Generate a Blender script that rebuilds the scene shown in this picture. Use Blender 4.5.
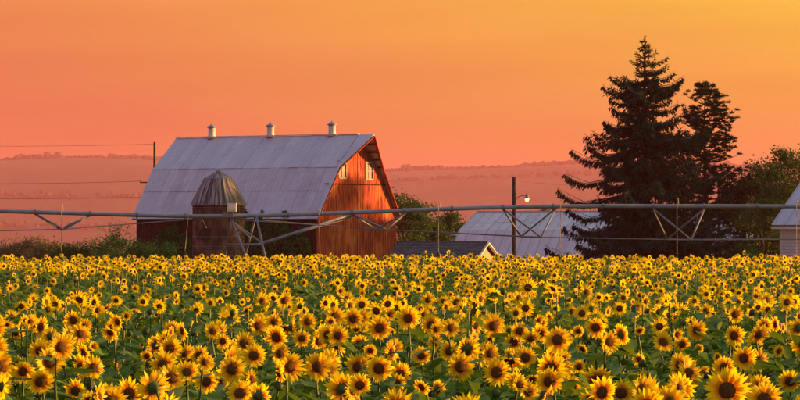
import bpy, bmesh, math, random
import numpy as np
from mathutils import Vector, Matrix

R = math.radians
sc = bpy.context.scene
for o in list(bpy.data.objects):
    bpy.data.objects.remove(o)
COL = sc.collection
random.seed(7)
RNG = np.random.default_rng(11)

# ------------------------------------------------------------------ camera
EYE = 2.77
FOC = 2800.0            # focal length in photograph pixels (photo is 800 wide)
cam = bpy.data.cameras.new('camera')
cam_o = bpy.data.objects.new('camera', cam)
COL.objects.link(cam_o)
sc.camera = cam_o
cam.sensor_width = 36.0
cam.lens = FOC / 800.0 * 36.0
cam.shift_y = 20.0 / 800.0
cam.clip_start = 0.5
cam.clip_end = 20000.0
cam_o.location = (0, 0, EYE)
cam_o.rotation_euler = (R(90), 0, 0)

# ------------------------------------------------------------------ sky and sun
SUN_AZ, SUN_EL = 75.0, 6.0          # degrees right of the view axis, above the horizon
sun_dir = Vector((math.sin(R(SUN_AZ)) * math.cos(R(SUN_EL)), math.cos(R(SUN_AZ)) * math.cos(R(SUN_EL)), math.sin(R(SUN_EL))))
world = bpy.data.worlds.new('World')
sc.world = world
world.use_nodes = True
wn, wl = world.node_tree.nodes, world.node_tree.links
sky = wn.new('ShaderNodeTexSky')
sky.sky_type = 'NISHITA'
sky.sun_disc = False
sky.sun_elevation = R(SUN_EL)
sky.sun_rotation = R(SUN_AZ)
sky.air_density, sky.dust_density, sky.ozone_density = 3.0, 4.0, 3.0
bg = wn['Background']
bg.inputs[1].default_value = 0.05
wl.new(sky.outputs[0], bg.inputs[0])
# dusk glow: the whole lower sky is orange, mauve overhead; a function of direction only
tc = wn.new('ShaderNodeTexCoord')
sep = wn.new('ShaderNodeSeparateXYZ')
wl.new(tc.outputs['Generated'], sep.inputs[0])
ramp = wn.new('ShaderNodeValToRGB')
cr = ramp.color_ramp
cr.interpolation = 'EASE'
cr.elements[0].position = 0.0
cr.elements[0].color = (0.60, 0.118, 0.056, 1)
cr.elements[1].position = 1.0
cr.elements[1].color = (0.25, 0.28, 0.72, 1)
for p, c in ((0.03, (0.66, 0.164, 0.062, 1)), (0.085, (0.73, 0.215, 0.072, 1)), (0.25, (0.50, 0.20, 0.20, 1)), (0.5, (0.27, 0.23, 0.46, 1))):
    e = cr.elements.new(p)
    e.color = c
wl.new(sep.outputs[2], ramp.inputs[0])
dot = wn.new('ShaderNodeVectorMath')
dot.operation = 'DOT_PRODUCT'
wl.new(tc.outputs['Generated'], dot.inputs[0])
dot.inputs[1].default_value = (math.sin(R(SUN_AZ)), math.cos(R(SUN_AZ)), 0)
mr = wn.new('ShaderNodeMapRange')
mr.interpolation_type = 'SMOOTHSTEP'        # the golden side of the sky, even from the picture's right edge round to the sun
wl.new(dot.outputs['Value'], mr.inputs[0])
mr.inputs[1].default_value = 0.06
mr.inputs[2].default_value = 0.48
gold = wn.new('ShaderNodeMix')
gold.data_type = 'RGBA'
gold.blend_type = 'MULTIPLY'
gold.inputs[7].default_value = (1.14, 2.6, 0.50, 1)
mz = wn.new('ShaderNodeMapRange')           # strongest above the low dust
mz.interpolation_type = 'SMOOTHSTEP'
wl.new(sep.outputs[2], mz.inputs[0])
mz.inputs[1].default_value = 0.0
mz.inputs[2].default_value = 0.09
mz.inputs[3].default_value = 0.62
mz.inputs[4].default_value = 1.0
mg = wn.new('ShaderNodeMath')
mg.operation = 'MULTIPLY'
wl.new(mr.outputs[0], mg.inputs[0])
wl.new(mz.outputs[0], mg.inputs[1])
wl.new(mg.outputs[0], gold.inputs[0])
wl.new(ramp.outputs[0], gold.inputs[6])
bg2 = wn.new('ShaderNodeBackground')
bg2.inputs[1].default_value = 0.285
# faint layered dust in the air, stretched along the horizon
mpw = wn.new('ShaderNodeMapping')
mpw.inputs['Scale'].default_value = (5, 5, 42)
wl.new(tc.outputs['Generated'], mpw.inputs[0])
nzw = wn.new('ShaderNodeTexNoise')
nzw.inputs['Scale'].default_value = 1.6
nzw.inputs['Detail'].default_value = 5
wl.new(mpw.outputs[0], nzw.inputs['Vector'])
rpw = wn.new('ShaderNodeValToRGB')
rpw.color_ramp.elements[0].position = 0.3
rpw.color_ramp.elements[0].color = (0.95, 0.90, 0.93, 1)
rpw.color_ramp.elements[1].position = 0.7
rpw.color_ramp.elements[1].color = (1.03, 1.10, 1.04, 1)
wl.new(nzw.outputs['Fac'], rpw.inputs[0])
dust = wn.new('ShaderNodeMix')
dust.data_type = 'RGBA'
dust.blend_type = 'MULTIPLY'
dust.inputs[0].default_value = 1.0
wl.new(gold.outputs[2], dust.inputs[6])
wl.new(rpw.outputs[0], dust.inputs[7])
wl.new(dust.outputs[2], bg2.inputs[0])
addw = wn.new('ShaderNodeAddShader')
wl.new(bg.outputs[0], addw.inputs[0])
wl.new(bg2.outputs[0], addw.inputs[1])
wl.new(addw.outputs[0], wn['World Output'].inputs[0])

sl = bpy.data.lights.new('sun', 'SUN')
sl.energy = 5.0
sl.angle = R(0.6)
sl.color = (1.0, 0.46, 0.15)
so = bpy.data.objects.new('sun', sl)
COL.objects.link(so)
so.location = (80, 40, 60)
so.rotation_euler = sun_dir.to_track_quat('Z', 'Y').to_euler()

sc.view_settings.view_transform = 'Standard'
sc.view_settings.look = 'None'
sc.view_settings.gamma = 1.0
sc.view_settings.exposure = 1.75
sc.view_settings.use_curve_mapping = False
sc.cycles.max_bounces = 8
sc.cycles.diffuse_bounces = 3
sc.cycles.transparent_max_bounces = 8
sc.cycles.volume_bounces = 1
sc.cycles.use_denoising = True

# ------------------------------------------------------------------ helpers
def P(px, py, d):
    """a point at depth d metres that the photograph shows at (px, py)"""
    return Vector(((px - 400.0) * d / FOC, d, EYE + (220.0 - py) * d / FOC))

def sstep(a, b, x):
    t = np.clip((x - a) / (b - a), 0, 1)
    return t * t * (3 - 2 * t)

LOW = -2.8
def gz(x, y):
    """height of the ground: the field on its rise, the farmyard below it, a wide valley beyond"""
    y = np.asarray(y, float)
    return LOW * sstep(104, 172, y) - 85.0 * sstep(330, 5200, y) + 0.0 * np.asarray(x, float)

def link(name, data, parent=None):
    o = bpy.data.objects.new(name, data)
    COL.objects.link(o)
    if parent is not None:
        o.parent = parent
    return o

def tag(o, label=None, cat=None, group=None, kind=None):
    if label: o['label'] = label
    if cat: o['category'] = cat
    if group: o['group'] = group
    if kind: o['kind'] = kind
    return o

def empty(name, loc, rz=0.0):
    o = link(name, None)
    o.location = loc
    o.rotation_euler = (0, 0, rz)
    o.empty_display_size = 0.3
    return o

class MB:
    """collects boxes, bars and tubes; build() links them as one mesh"""
    def __init__(s):
        s.v, s.f = [], []
    def poly(s, pts):
        n = len(s.v)
        s.v += [tuple(p) for p in pts]
        s.f.append(tuple(range(n, n + len(pts))))
        return s
    def hexa(s, p):            # 8 points: bottom ring of 4, top ring of 4
        n = len(s.v)
        s.v += [tuple(q) for q in p]
        s.f += [tuple(n + i for i in q) for q in ((3, 2, 1, 0), (4, 5, 6, 7), (0, 1, 5, 4), (1, 2, 6, 5), (2, 3, 7, 6), (3, 0, 4, 7))]
        return s
    def box(s, x0, x1, y0, y1, z0, z1):
        return s.hexa([(x0, y0, z0), (x1, y0, z0), (x1, y1, z0), (x0, y1, z0), (x0, y0, z1), (x1, y0, z1), (x1, y1, z1), (x0, y1, z1)])
    def prism(s, pts, off):    # flat polygon pushed along off
        n, k = len(s.v), len(pts)
        o = Vector(off)
        s.v += [tuple(Vector(p)) for p in pts] + [tuple(Vector(p) + o) for p in pts]
        s.f.append(tuple(range(n + k - 1, n - 1, -1)))
        s.f.append(tuple(range(n + k, n + 2 * k)))
        for i in range(k):
            j = (i + 1) % k
            s.f.append((n + i, n + j, n + k + j, n + k + i))
        return s
    def tube(s, pts, rad, seg=8, cap=True):
        pts = [Vector(p) for p in pts]
        rads = rad if isinstance(rad, (list, tuple)) else [rad] * len(pts)
        n0 = len(s.v)
        for i, p in enumerate(pts):
            t = (pts[min(i + 1, len(pts) - 1)] - pts[max(i - 1, 0)]).normalized()
            a = t.cross(Vector((0, 0, 1)))
            if a.length < 0.05:
                a = t.cross(Vector((1, 0, 0)))
            a.normalize()
            b = t.cross(a)
            for k in range(seg):
                an = 2 * math.pi * k / seg
                s.v.append(tuple(p + (a * math.cos(an) + b * math.sin(an)) * rads[i]))
        for i in range(len(pts) - 1):
            for k in range(seg):
                k2 = (k + 1) % seg
                s.f.append((n0 + i * seg + k, n0 + i * seg + k2, n0 + (i + 1) * seg + k2, n0 + (i + 1) * seg + k))
        if cap:
            s.f.append(tuple(n0 + k for k in range(seg - 1, -1, -1)))
            e = n0 + (len(pts) - 1) * seg
            s.f.append(tuple(e + k for k in range(seg)))
        return s
    def bar(s, a, b, w, t=None, up=(0, 0, 1)):   # square bar
        a, b = Vector(a), Vector(b)
        t = t or w
        d = (b - a).normalized()
        x = d.cross(Vector(up))
        if x.length < 0.05:
            x = d.cross(Vector((1, 0, 0)))
        x.normalize()
        y = d.cross(x)
        x, y = x * w / 2, y * t / 2
        return s.hexa([a - x - y, a + x - y, a + x + y, a - x + y, b - x - y, b + x - y, b + x + y, b - x + y])
    def lathe(s, prof, seg=16, c=(0, 0, 0)):
        n0 = len(s.v)
        for r, z in prof:
            for k in range(seg):
                an = 2 * math.pi * k / seg
                s.v.append((c[0] + r * math.cos(an), c[1] + r * math.sin(an), c[2] + z))
        for i in range(len(prof) - 1):
            for k in range(seg):
                k2 = (k + 1) % seg
                s.f.append((n0 + i * seg + k, n0 + i * seg + k2, n0 + (i + 1) * seg + k2, n0 + (i + 1) * seg + k))
        s.f.append(tuple(n0 + k for k in range(seg - 1, -1, -1)))
        e = n0 + (len(prof) - 1) * seg
        s.f.append(tuple(e + k for k in range(seg)))
        return s
    def mesh(s, name, mat, smooth=False):
        m = bpy.data.meshes.new(name)
        m.from_pydata(s.v, [], s.f)
        if mat: m.materials.append(mat)
        if smooth:
            m.polygons.foreach_set('use_smooth', [True] * len(m.polygons))
        m.update()
        return m
    def build(s, name, mat, parent=None, smooth=False):
        return link(name, s.mesh(name, mat, smooth), parent)

def tri_mesh(name, V, F, mats, mi=None, smooth=False):
    """fast mesh of triangles from numpy arrays"""
    m = bpy.data.meshes.new(name)
    V = np.ascontiguousarray(V, np.float32)
    F = np.ascontiguousarray(F, np.int32)
    m.vertices.add(len(V))
    m.vertices.foreach_set('co', V.ravel())
    m.loops.add(F.size)
    m.loops.foreach_set('vertex_index', F.ravel())
    m.polygons.add(len(F))
    m.polygons.foreach_set('loop_start', np.arange(0, F.size, 3, dtype=np.int32))
    if mi is not None:
        m.polygons.foreach_set('material_index', np.ascontiguousarray(mi, np.int32))
    if smooth:
        m.polygons.foreach_set('use_smooth', np.ones(len(F), bool))
    for k in mats:
        m.materials.append(k)
    m.update(calc_edges=True)
    return m

class Acc:
    """accumulates triangle batches"""
    def __init__(s):
        s.V, s.F, s.M, s.n = [], [], [], 0
    def add(s, V, F, m=0):
        V = np.asarray(V, np.float32).reshape(-1, 3)
        F = np.asarray(F, np.int64).reshape(-1, 3)
        s.V.append(V); s.F.append(F + s.n)
        s.M.append(np.full(len(F), m) if np.isscalar(m) else np.asarray(m))
        s.n += len(V)
    def batch(s, T, F, rot, loc, m=0):
        """template T (k,3), F (f,3), rot (N,3,3), loc (N,3)"""
        N, k = len(loc), len(T)
        V = np.einsum('nij,kj->nki', rot, T) + loc[:, None, :]
        FF = (F[None] + (np.arange(N) * k)[:, None, None]).reshape(-1, 3)
        mm = m if np.isscalar(m) else np.tile(m, N)
        s.add(V.reshape(-1, 3), FF, mm)
    def mesh(s, name, mats, smooth=False):
        return tri_mesh(name, np.concatenate(s.V), np.concatenate(s.F), mats, np.concatenate(s.M), smooth)

# ------------------------------------------------------------------ materials
class NT:
    def __init__(s, name):
        s.m = bpy.data.materials.new(name)
        s.m.use_nodes = True
        s.n, s.l = s.m.node_tree.nodes, s.m.node_tree.links
        s.b = s.n['Principled BSDF']
        s.out = s.n['Material Output']
    def new(s, t, **kw):
        n = s.n.new(t)
        for k, v in kw.items():
            setattr(n, k, v)
        return n
    def pos(s, scale=(1, 1, 1), obj=True):
        tc = s.new('ShaderNodeTexCoord')
        mp = s.new('ShaderNodeMapping')
        mp.inputs['Scale'].default_value = scale
        if obj:
            s.l.new(tc.outputs['Object'], mp.inputs[0])
        else:
            g = s.new('ShaderNodeNewGeometry')
            s.l.new(g.outputs['Position'], mp.inputs[0])
        return mp.outputs[0]
    def noise(s, vec, scale, detail=4, rough=0.6):
        n = s.new('ShaderNodeTexNoise')
        n.inputs['Scale'].default_value = scale
        n.inputs['Detail'].default_value = detail
        n.inputs['Roughness'].default_value = rough
        s.l.new(vec, n.inputs['Vector'])
        return n.outputs['Fac']
    def ramp(s, fac, stops):
        r = s.new('ShaderNodeValToRGB')
        while len(r.color_ramp.elements) < len(stops):
            r.color_ramp.elements.new(0.5)
        for e, (p, c) in zip(r.color_ramp.elements, stops):
            e.position = p
            e.color = (*c, 1)
        s.l.new(fac, r.inputs[0])
        return r.outputs[0]
    def mix(s, a, b, fac, mode='MIX'):
        m = s.new('ShaderNodeMix', data_type='RGBA', blend_type=mode)
        for sock, v in ((m.inputs[6], a), (m.inputs[7], b)):
            if isinstance(v, tuple): sock.default_value = (*v, 1)
            else: s.l.new(v, sock)
        if isinstance(fac, float): m.inputs[0].default_value = fac
        else: s.l.new(fac, m.inputs[0])
        return m.outputs[2]
    def bump(s, fac, dist=0.02, st=0.5):
        b = s.new('ShaderNodeBump')
        b.inputs['Strength'].default_value = st
        b.inputs['Distance'].default_value = dist
        s.l.new(fac, b.inputs['Height'])
        s.l.new(b.outputs[0], s.b.inputs['Normal'])
    def rand(s):
        return s.new('ShaderNodeObjectInfo').outputs['Random']
    def fin(s, col, rough=0.7, metal=0.0, spec=0.3):
        if isinstance(col, tuple): s.b.inputs['Base Color'].default_value = (*col, 1)
        else: s.l.new(col, s.b.inputs['Base Color'])
        s.b.inputs['Roughness'].default_value = rough
        s.b.inputs['Metallic'].default_value = metal
        s.b.inputs['Specular IOR Level'].default_value = spec
        return s.m

def leafy(name, stops, scale, trans=0.35, tcol=None, rough=0.55, obj=False, spec=0.25, rnd=0.0):
    """thin leaf: diffuse front plus light passing through"""
    t = NT(name)
    f = t.noise(t.pos(obj=obj), scale, 3)
    c = t.ramp(f, stops)
    if rnd:
        v = t.ramp(t.rand(), [(0, (1 - rnd,) * 3), (1, (1 + rnd,) * 3)])
        c = t.mix(c, v, 1.0, 'MULTIPLY')
    t.fin(c, rough, 0, spec)
    tr = t.new('ShaderNodeBsdfTranslucent')
    if tcol: 
        t.l.new(t.mix(c, tcol, 0.6), tr.inputs[0])
    else:
        t.l.new(c, tr.inputs[0])
    mx = t.new('ShaderNodeMixShader')
    mx.inputs[0].default_value = trans
    t.l.new(t.b.outputs[0], mx.inputs[1])
    t.l.new(tr.outputs[0], mx.inputs[2])
    t.l.new(mx.outputs[0], t.out.inputs[0])
    return t.m

def plain(name, col, rough=0.6, metal=0.0, var=0.25, scale=3.0):
    t = NT(name)
    f = t.noise(t.pos(), scale, 4)
    a = tuple(c * (1 - var) for c in col)
    b = tuple(min(1, c * (1 + var)) for c in col)
    return t.fin(t.ramp(f, [(0.3, a), (0.7, b)]), rough, metal, 0.3 if rough < 0.8 else 0.05)

M = {}
M['petal'] = leafy('petal', [(0.30, (0.88, 0.58, 0.006)), (0.55, (0.94, 0.70, 0.008)), (0.75, (0.97, 0.82, 0.014))], 9.0, 0.5, (0.98, 0.78, 0.005), 0.5, spec=0.15)
t = NT('petal_orange_base')       # ray petals: orange at the disc, yellow outwards
ln = t.new('ShaderNodeVectorMath', operation='LENGTH')
t.l.new(t.pos((8, 8, 8)), ln.inputs[0])
c = t.ramp(ln.outputs['Value'], [(0.35, (0.82, 0.34, 0.004)), (0.60, (0.95, 0.68, 0.008)), (0.95, (0.98, 0.84, 0.014))])
c = t.mix(c, t.ramp(t.noise(t.pos(obj=False), 25, 2), [(0.3, (0.86, 0.80, 0.8)), (0.7, (1.04, 1.06, 1.0))]), 1.0, 'MULTIPLY')
t.fin(c, 0.5, 0, 0.15)
tr = t.new('ShaderNodeBsdfTranslucent')
t.l.new(c, tr.inputs[0])
mx = t.new('ShaderNodeMixShader')
mx.inputs[0].default_value = 0.5
t.l.new(t.b.outputs[0], mx.inputs[1]); t.l.new(tr.outputs[0], mx.inputs[2]); t.l.new(mx.outputs[0], t.out.inputs[0])
M['petal_near'] = t.m
M['leaf'] = leafy('sunflower_leaf', [(0.25, (0.064, 0.128, 0.009)), (0.5, (0.115, 0.210, 0.014)), (0.75, (0.180, 0.290, 0.026))], 4.0, 0.4, (0.10, 0.16, 0.015), 0.5)
t = NT('sunflower_stem')
M['stem'] = t.fin(t.ramp(t.noise(t.pos(obj=False), 6, 3), [(0.3, (0.035, 0.065, 0.014)), (0.7, (0.075, 0.115, 0.030))]), 0.6)
t = NT('seed_disc')
vor = t.new('ShaderNodeTexVoronoi')
vor.inputs['Scale'].default_value = 120
t.l.new(t.pos(), vor.inputs['Vector'])
gr = t.new('ShaderNodeTexGradient', gradient_type='SPHERICAL')
t.l.new(t.pos((13, 13, 13)), gr.inputs[0])
core = t.ramp(gr.outputs[1], [(0.0, (0.34, 0.15, 0.012)), (0.38, (0.28, 0.105, 0.010)), (0.50, (0.135, 0.056, 0.013)), (0.70, (0.125, 0.060, 0.015)), (0.9, (0.11, 0.075, 0.020))])
c = t.mix(core, (0.040, 0.019, 0.007), t.ramp(vor.outputs['Distance'], [(0.2, (0, 0, 0)), (0.8, (0.7, 0.7, 0.7))]))
t.bump(vor.outputs['Distance'], 0.004, 0.8)
M['disc'] = t.fin(c, 0.85, 0, 0.1)
t = NT('far_seed_disc')
M['disc_far'] = t.fin((0.12, 0.050, 0.012), 0.85, 0, 0.1)
M['calyx'] = leafy('calyx', [(0.3, (0.035, 0.07, 0.014)), (0.7, (0.085, 0.14, 0.03))], 8.0, 0.2)

t = NT('galvanised_roof')
ad = t.new('ShaderNodeVectorMath', operation='ADD')
sc_ = t.new('ShaderNodeVectorMath', operation='SCALE')
sc_.inputs[0].default_value = (37, 11, 23)
t.l.new(t.rand(), sc_.inputs['Scale'])
t.l.new(t.pos((3.0, 0.35, 0.35)), ad.inputs[0])
t.l.new(sc_.outputs[0], ad.inputs[1])
f1 = t.noise(ad.outputs[0], 2.0, 5)
f2 = t.noise(t.pos((1, 1, 1), obj=False), 0.35, 4)
c = t.ramp(f1, [(0.3, (0.42, 0.42, 0.47)), (0.5, (0.47, 0.47, 0.515)), (0.72, (0.51, 0.51, 0.55))])
c = t.mix(c, (0.36, 0.34, 0.36), t.ramp(f2, [(0.52, (0, 0, 0)), (0.72, (0.7, 0.7, 0.7))]))
c = t.mix(c, t.ramp(t.rand(), [(0, (0.92, 0.92, 0.92)), (1, (1.05, 1.05, 1.05))]), 1.0, 'MULTIPLY')
t.bump(f1, 0.01, 0.25)
M['roof_metal'] = t.fin(c, 0.55, 0.25, 0.3)

t = NT('white_metal_roof')
f1 = t.noise(t.pos((1, 1, 0.3), obj=False), 1.5, 4)
c = t.ramp(f1, [(0.3, (0.44, 0.43, 0.46)), (0.7, (0.56, 0.55, 0.57))])
c = t.mix(c, t.ramp(t.rand(), [(0, (0.88, 0.88, 0.88)), (1, (1.05, 1.05, 1.05))]), 1.0, 'MULTIPLY')
M['white_roof'] = t.fin(c, 0.5, 0.1, 0.3)

t = NT('barn_red_boards')
f1 = t.noise(t.pos((4, 4, 0.35), obj=True), 2.2, 5)
f2 = t.noise(t.pos((1, 1, 0.5), obj=True), 0.7, 4)
c = t.ramp(f1, [(0.34, (0.085, 0.016, 0.014)), (0.47, (0.32, 0.052, 0.030)), (0.70, (0.56, 0.150, 0.055))])
c = t.mix(c, (0.64, 0.21, 0.075), t.ramp(f2, [(0.52, (0, 0, 0)), (0.66, (0.65, 0.65, 0.65))]))
t.bump(f1, 0.01, 0.4)
M['barn_red'] = t.fin(c, 0.85, 0, 0.08)
M['barn_dark'] = plain('dark_board', (0.060, 0.020, 0.019), 0.9, var=0.4)
M['white_paint'] = plain('white_paint', (0.72, 0.70, 0.66), 0.5, var=0.1)
M['worn_frame'] = plain('worn_frame_paint', (0.34, 0.29, 0.24), 0.7, var=0.3)
M['old_white'] = plain('old_white_paint', (0.55, 0.52, 0.48), 0.6, var=0.2)
t = NT('window_glass')
M['glass'] = t.fin((0.30, 0.30, 0.30), 0.12, 0.8, 0.6)
t = NT('silo_stave')
br = t.new('ShaderNodeTexBrick')
br.inputs['Color1'].default_value = (0.150, 0.090, 0.066, 1)
br.inputs['Color2'].default_value = (0.060, 0.037, 0.030, 1)
br.inputs['Mortar'].default_value = (0.045, 0.028, 0.022, 1)
br.inputs['Scale'].default_value = 1.0
br.inputs['Mortar Size'].default_value = 0.012
br.inputs['Brick Width'].default_value = 0.42
br.inputs['Row Height'].default_value = 0.80
uvn = t.new('ShaderNodeUVMap')
t.l.new(uvn.outputs[0], br.inputs['Vector'])
f2 = t.noise(t.pos((1, 1, 0.6)), 1.6, 5)
c = t.mix(br.outputs['Color'], t.ramp(f2, [(0.34, (0.38, 0.36, 0.36)), (0.66, (1.45, 1.4, 1.35))]), 1.0, 'MULTIPLY')
M['silo_wall'] = t.fin(c, 0.9, 0, 0.05)
t = NT('rusted_sheet')
uvn = t.new('ShaderNodeUVMap')
mp = t.new('ShaderNodeMapping')
mp.inputs['Scale'].default_value = (5.0, 0.7, 1)
t.l.new(uvn.outputs[0], mp.inputs[0])
f1 = t.noise(mp.outputs[0], 1.0, 4, 0.6)
c = t.ramp(f1, [(0.38, (0.040, 0.028, 0.026)), (0.49, (0.10, 0.075, 0.070)), (0.58, (0.27, 0.26, 0.27)), (0.75, (0.38, 0.37, 0.39))])
M['rust_sheet'] = t.fin(c, 0.65, 0.2)
M['galv'] = plain('galvanised_steel', (0.21, 0.23, 0.31), 0.5, 0.2, 0.2, 2.0)
M['galv_dark'] = plain('weathered_steel', (0.17, 0.17, 0.20), 0.55, 0.2, 0.25, 2.0)
M['strut'] = plain('dull_blue_steel', (0.13, 0.14, 0.18), 0.6, 0.0, 0.25, 2.0)
M['hose'] = plain('yellow_drop_hose', (0.40, 0.33, 0.20), 0.55, 0, 0.2)
M['pale_box'] = plain('pale_enclosure', (0.62, 0.58, 0.55), 0.5, 0, 0.1)
M['black'] = plain('dark_rubber', (0.025, 0.024, 0.024), 0.7, 0, 0.2)
M['pole'] = plain('weathered_pole', (0.075, 0.050, 0.038), 0.9, 0, 0.35, 5.0)
M['wire'] = plain('power_cable', (0.10, 0.07, 0.06), 0.6, 0.0, 0.1)
t = NT('lamp_glow')
t.b.inputs['Emission Color'].default_value = (1.0, 0.50, 0.16, 1)
t.b.inputs['Emission Strength'].default_value = 1.0
M['lamp'] = t.fin((0.9, 0.8, 0.6), 0.4)
t = NT('dark_shingles')
br = t.new('ShaderNodeTexBrick')
br.inputs['Color1'].default_value = (0.050, 0.050, 0.062, 1)
br.inputs['Color2'].default_value = (0.105, 0.100, 0.115, 1)
br.inputs['Mortar'].default_value = (0.022, 0.021, 0.025, 1)
br.inputs['Scale'].default_value = 1.0
br.inputs['Mortar Size'].default_value = 0.02
br.inputs['Brick Width'].default_value = 0.45
br.inputs['Row Height'].default_value = 0.26
t.l.new(t.pos(), br.inputs['Vector'])
M['shingle'] = t.fin(br.outputs['Color'], 0.85)
M['cream'] = plain('faded_cream_paint', (0.36, 0.26, 0.19), 0.7, 0, 0.15)
M['siding'] = plain('white_siding', (0.66, 0.66, 0.68), 0.55, 0, 0.06)
M['bark'] = plain('bark', (0.055, 0.040, 0.030), 0.9, 0, 0.4, 4.0)
M['needle'] = leafy('spruce_needles', [(0.3, (0.006, 0.026, 0.020)), (0.7, (0.014, 0.050, 0.036))], 1.4, 0.1, spec=0.02)
M['pine'] = leafy('pine_needles', [(0.3, (0.008, 0.024, 0.010)), (0.7, (0.018, 0.048, 0.020))], 1.4, 0.15, spec=0.02)
M['tree_leaf'] = leafy('tree_leaf', [(0.3, (0.024, 0.058, 0.010)), (0.7, (0.064, 0.12, 0.020))], 1.0, 0.3, spec=0.08)
M['ivy_leaf'] = leafy('ivy_leaf', [(0.3, (0.024, 0.085, 0.016)), (0.7, (0.062, 0.18, 0.034))], 1.2, 0.2, spec=0.08)
M['shrub_leaf'] = leafy('dry_shrub_leaf', [(0.3, (0.060, 0.060, 0.020)), (0.7, (0.13, 0.115, 0.04))], 0.9, 0.3)
t = NT('far_woods_leaf')
M['far_leaf'] = t.fin(t.ramp(t.noise(t.pos((1, 1, 1), obj=False), 0.05, 4), [(0.3, (0.022, 0.030, 0.012)), (0.7, (0.045, 0.050, 0.020))]), 0.9)
t = NT('ground')
f1 = t.noise(t.pos(obj=False), 0.35, 6)
f2 = t.noise(t.pos(obj=False), 0.006, 4)
c = t.ramp(f1, [(0.3, (0.025, 0.030, 0.012)), (0.5, (0.050, 0.058, 0.020)), (0.75, (0.085, 0.080, 0.035))])
c = t.mix(c, (0.10, 0.085, 0.04), t.ramp(f2, [(0.45, (0, 0, 0)), (0.6, (0.7, 0.7, 0.7))]))
t.bump(f1, 0.1, 0.6)
M['ground'] = t.fin(c, 0.95)
t = NT('hill_fields')
f2 = t.noise(t.pos((1, 0.35, 1), obj=False), 0.012, 5)
c = t.ramp(f2, [(0.40, (0.026, 0.034, 0.013)), (0.56, (0.042, 0.045, 0.018)), (0.66, (0.075, 0.070, 0.030))])
M['hill'] = t.fin(c, 0.95)

# ------------------------------------------------------------------ ground and hills
ys = np.concatenate([np.linspace(-60, 100, 17), np.linspace(104, 176, 19), np.geomspace(185, 12300, 40)])
xs = np.concatenate([-np.geomspace(30, 6800, 22)[::-1], np.linspace(-25, 25, 11), np.geomspace(30, 6800, 22)])
gx, gy = np.meshgrid(xs, ys)
V = np.stack([gx, gy, gz(gx, gy)], -1).reshape(-1, 3)
nx = len(xs)
I = (np.arange(len(ys) - 1)[:, None] * nx + np.arange(nx - 1)[None]).ravel()
F = np.concatenate([np.stack([I, I + 1, I + nx + 1], 1), np.stack([I, I + nx + 1, I + nx], 1)])
tag(link('ground', tri_mesh('ground', V, F, [M['ground']], smooth=True)), kind='structure')

HS = 3.0           # the ridge stands about 8 km away
def hill_height(x, y):
    x, y = np.asarray(x) / HS, np.asarray(y) / HS
    base = 46 + 13 * (1 - sstep(-235, -60, x)) + 2.5 * np.sin(x / 170.0 + 0.6) + 1.5 * np.sin(x / 61.0) + 1.3 * np.sin(x / 33.0 + y / 120.0 + 2) * np.sin(y / 75.0 + x / 210.0) + 6 * sstep(60, 230, x) 
    rise = sstep(1560, 2600, y) * (1 - 0.25 * sstep(2700, 3600, y))
    return LOW - 86.0 + (HS * base + 85.0) * rise
hx = np.linspace(-1500, 1500, 601) * HS
hy = np.linspace(1500, 3600, 70) * HS
gx, gy = np.meshgrid(hx, hy)
V = np.stack([gx, gy, hill_height(gx, gy)], -1).reshape(-1, 3)
nx = len(hx)
I = (np.arange(len(hy) - 1)[:, None] * nx + np.arange(nx - 1)[None]).ravel()
F = np.concatenate([np.stack([I, I + 1, I + nx + 1], 1), np.stack([I, I + nx + 1, I + nx], 1)])
tag(link('hill', tri_mesh('hill', V, F, [M['hill']], smooth=True)), kind='structure')

def blob_template(seed, sub=2):
    bm = bmesh.new()
    bmesh.ops.create_icosphere(bm, subdivisions=sub, radius=1)
    r = random.Random(seed)
    for v in bm.verts:
        v.co *= r.uniform(0.78, 1.18)
        v.co.z *= 0.85
    bmesh.ops.triangulate(bm, faces=bm.faces[:])
    bm.verts.index_update()
    V = np.array([v.co[:] for v in bm.verts])
    F = np.array([[v.index for v in f.verts] for f in bm.faces])
    bm.free()
    return V, F
acc = Acc()
for k in range(4):
    T, F = blob_template(k, 2)
    n = 1900
    x = RNG.uniform(-620, 620, n)
    y = np.where(RNG.random(n) < 0.62, RNG.normal(2620, 34, n), RNG.choice([1760, 1930, 2120, 2330], n) + RNG.normal(0, 9, n) + 14 * np.sin(x / 70.0))
    # woods in belts with fields between them
    keep = (y > 2540) | (np.sin(np.round(y / 190.0) * 2.1 + x / 120.0) + 0.5 * np.sin(x / 47.0) > -0.2)
    x, y = x[keep], y[keep]
    x, y = x * HS, y * HS
    n = len(x)
    s = HS * RNG.uniform(1.0, 2.3, n) * np.where(RNG.random(n) < 0.03, 1.6, 1)
    rot = np.zeros((n, 3, 3))
    a = RNG.uniform(0, 6.28, n)
    rot[:, 0, 0] = np.cos(a) * s; rot[:, 0, 1] = -np.sin(a) * s
    rot[:, 1, 0] = np.sin(a) * s; rot[:, 1, 1] = np.cos(a) * s
    rot[:, 2, 2] = s * RNG.uniform(0.8, 1.15, n)
    acc.batch(T, F, rot, np.stack([x, y, hill_height(x, y) + s * (0.55 + 0.7 * (np.sin(x / 61.0 + 1.3 * np.sin(x / 140.0)) > 0.2) * (y > 2540 * HS))], -1))
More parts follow.
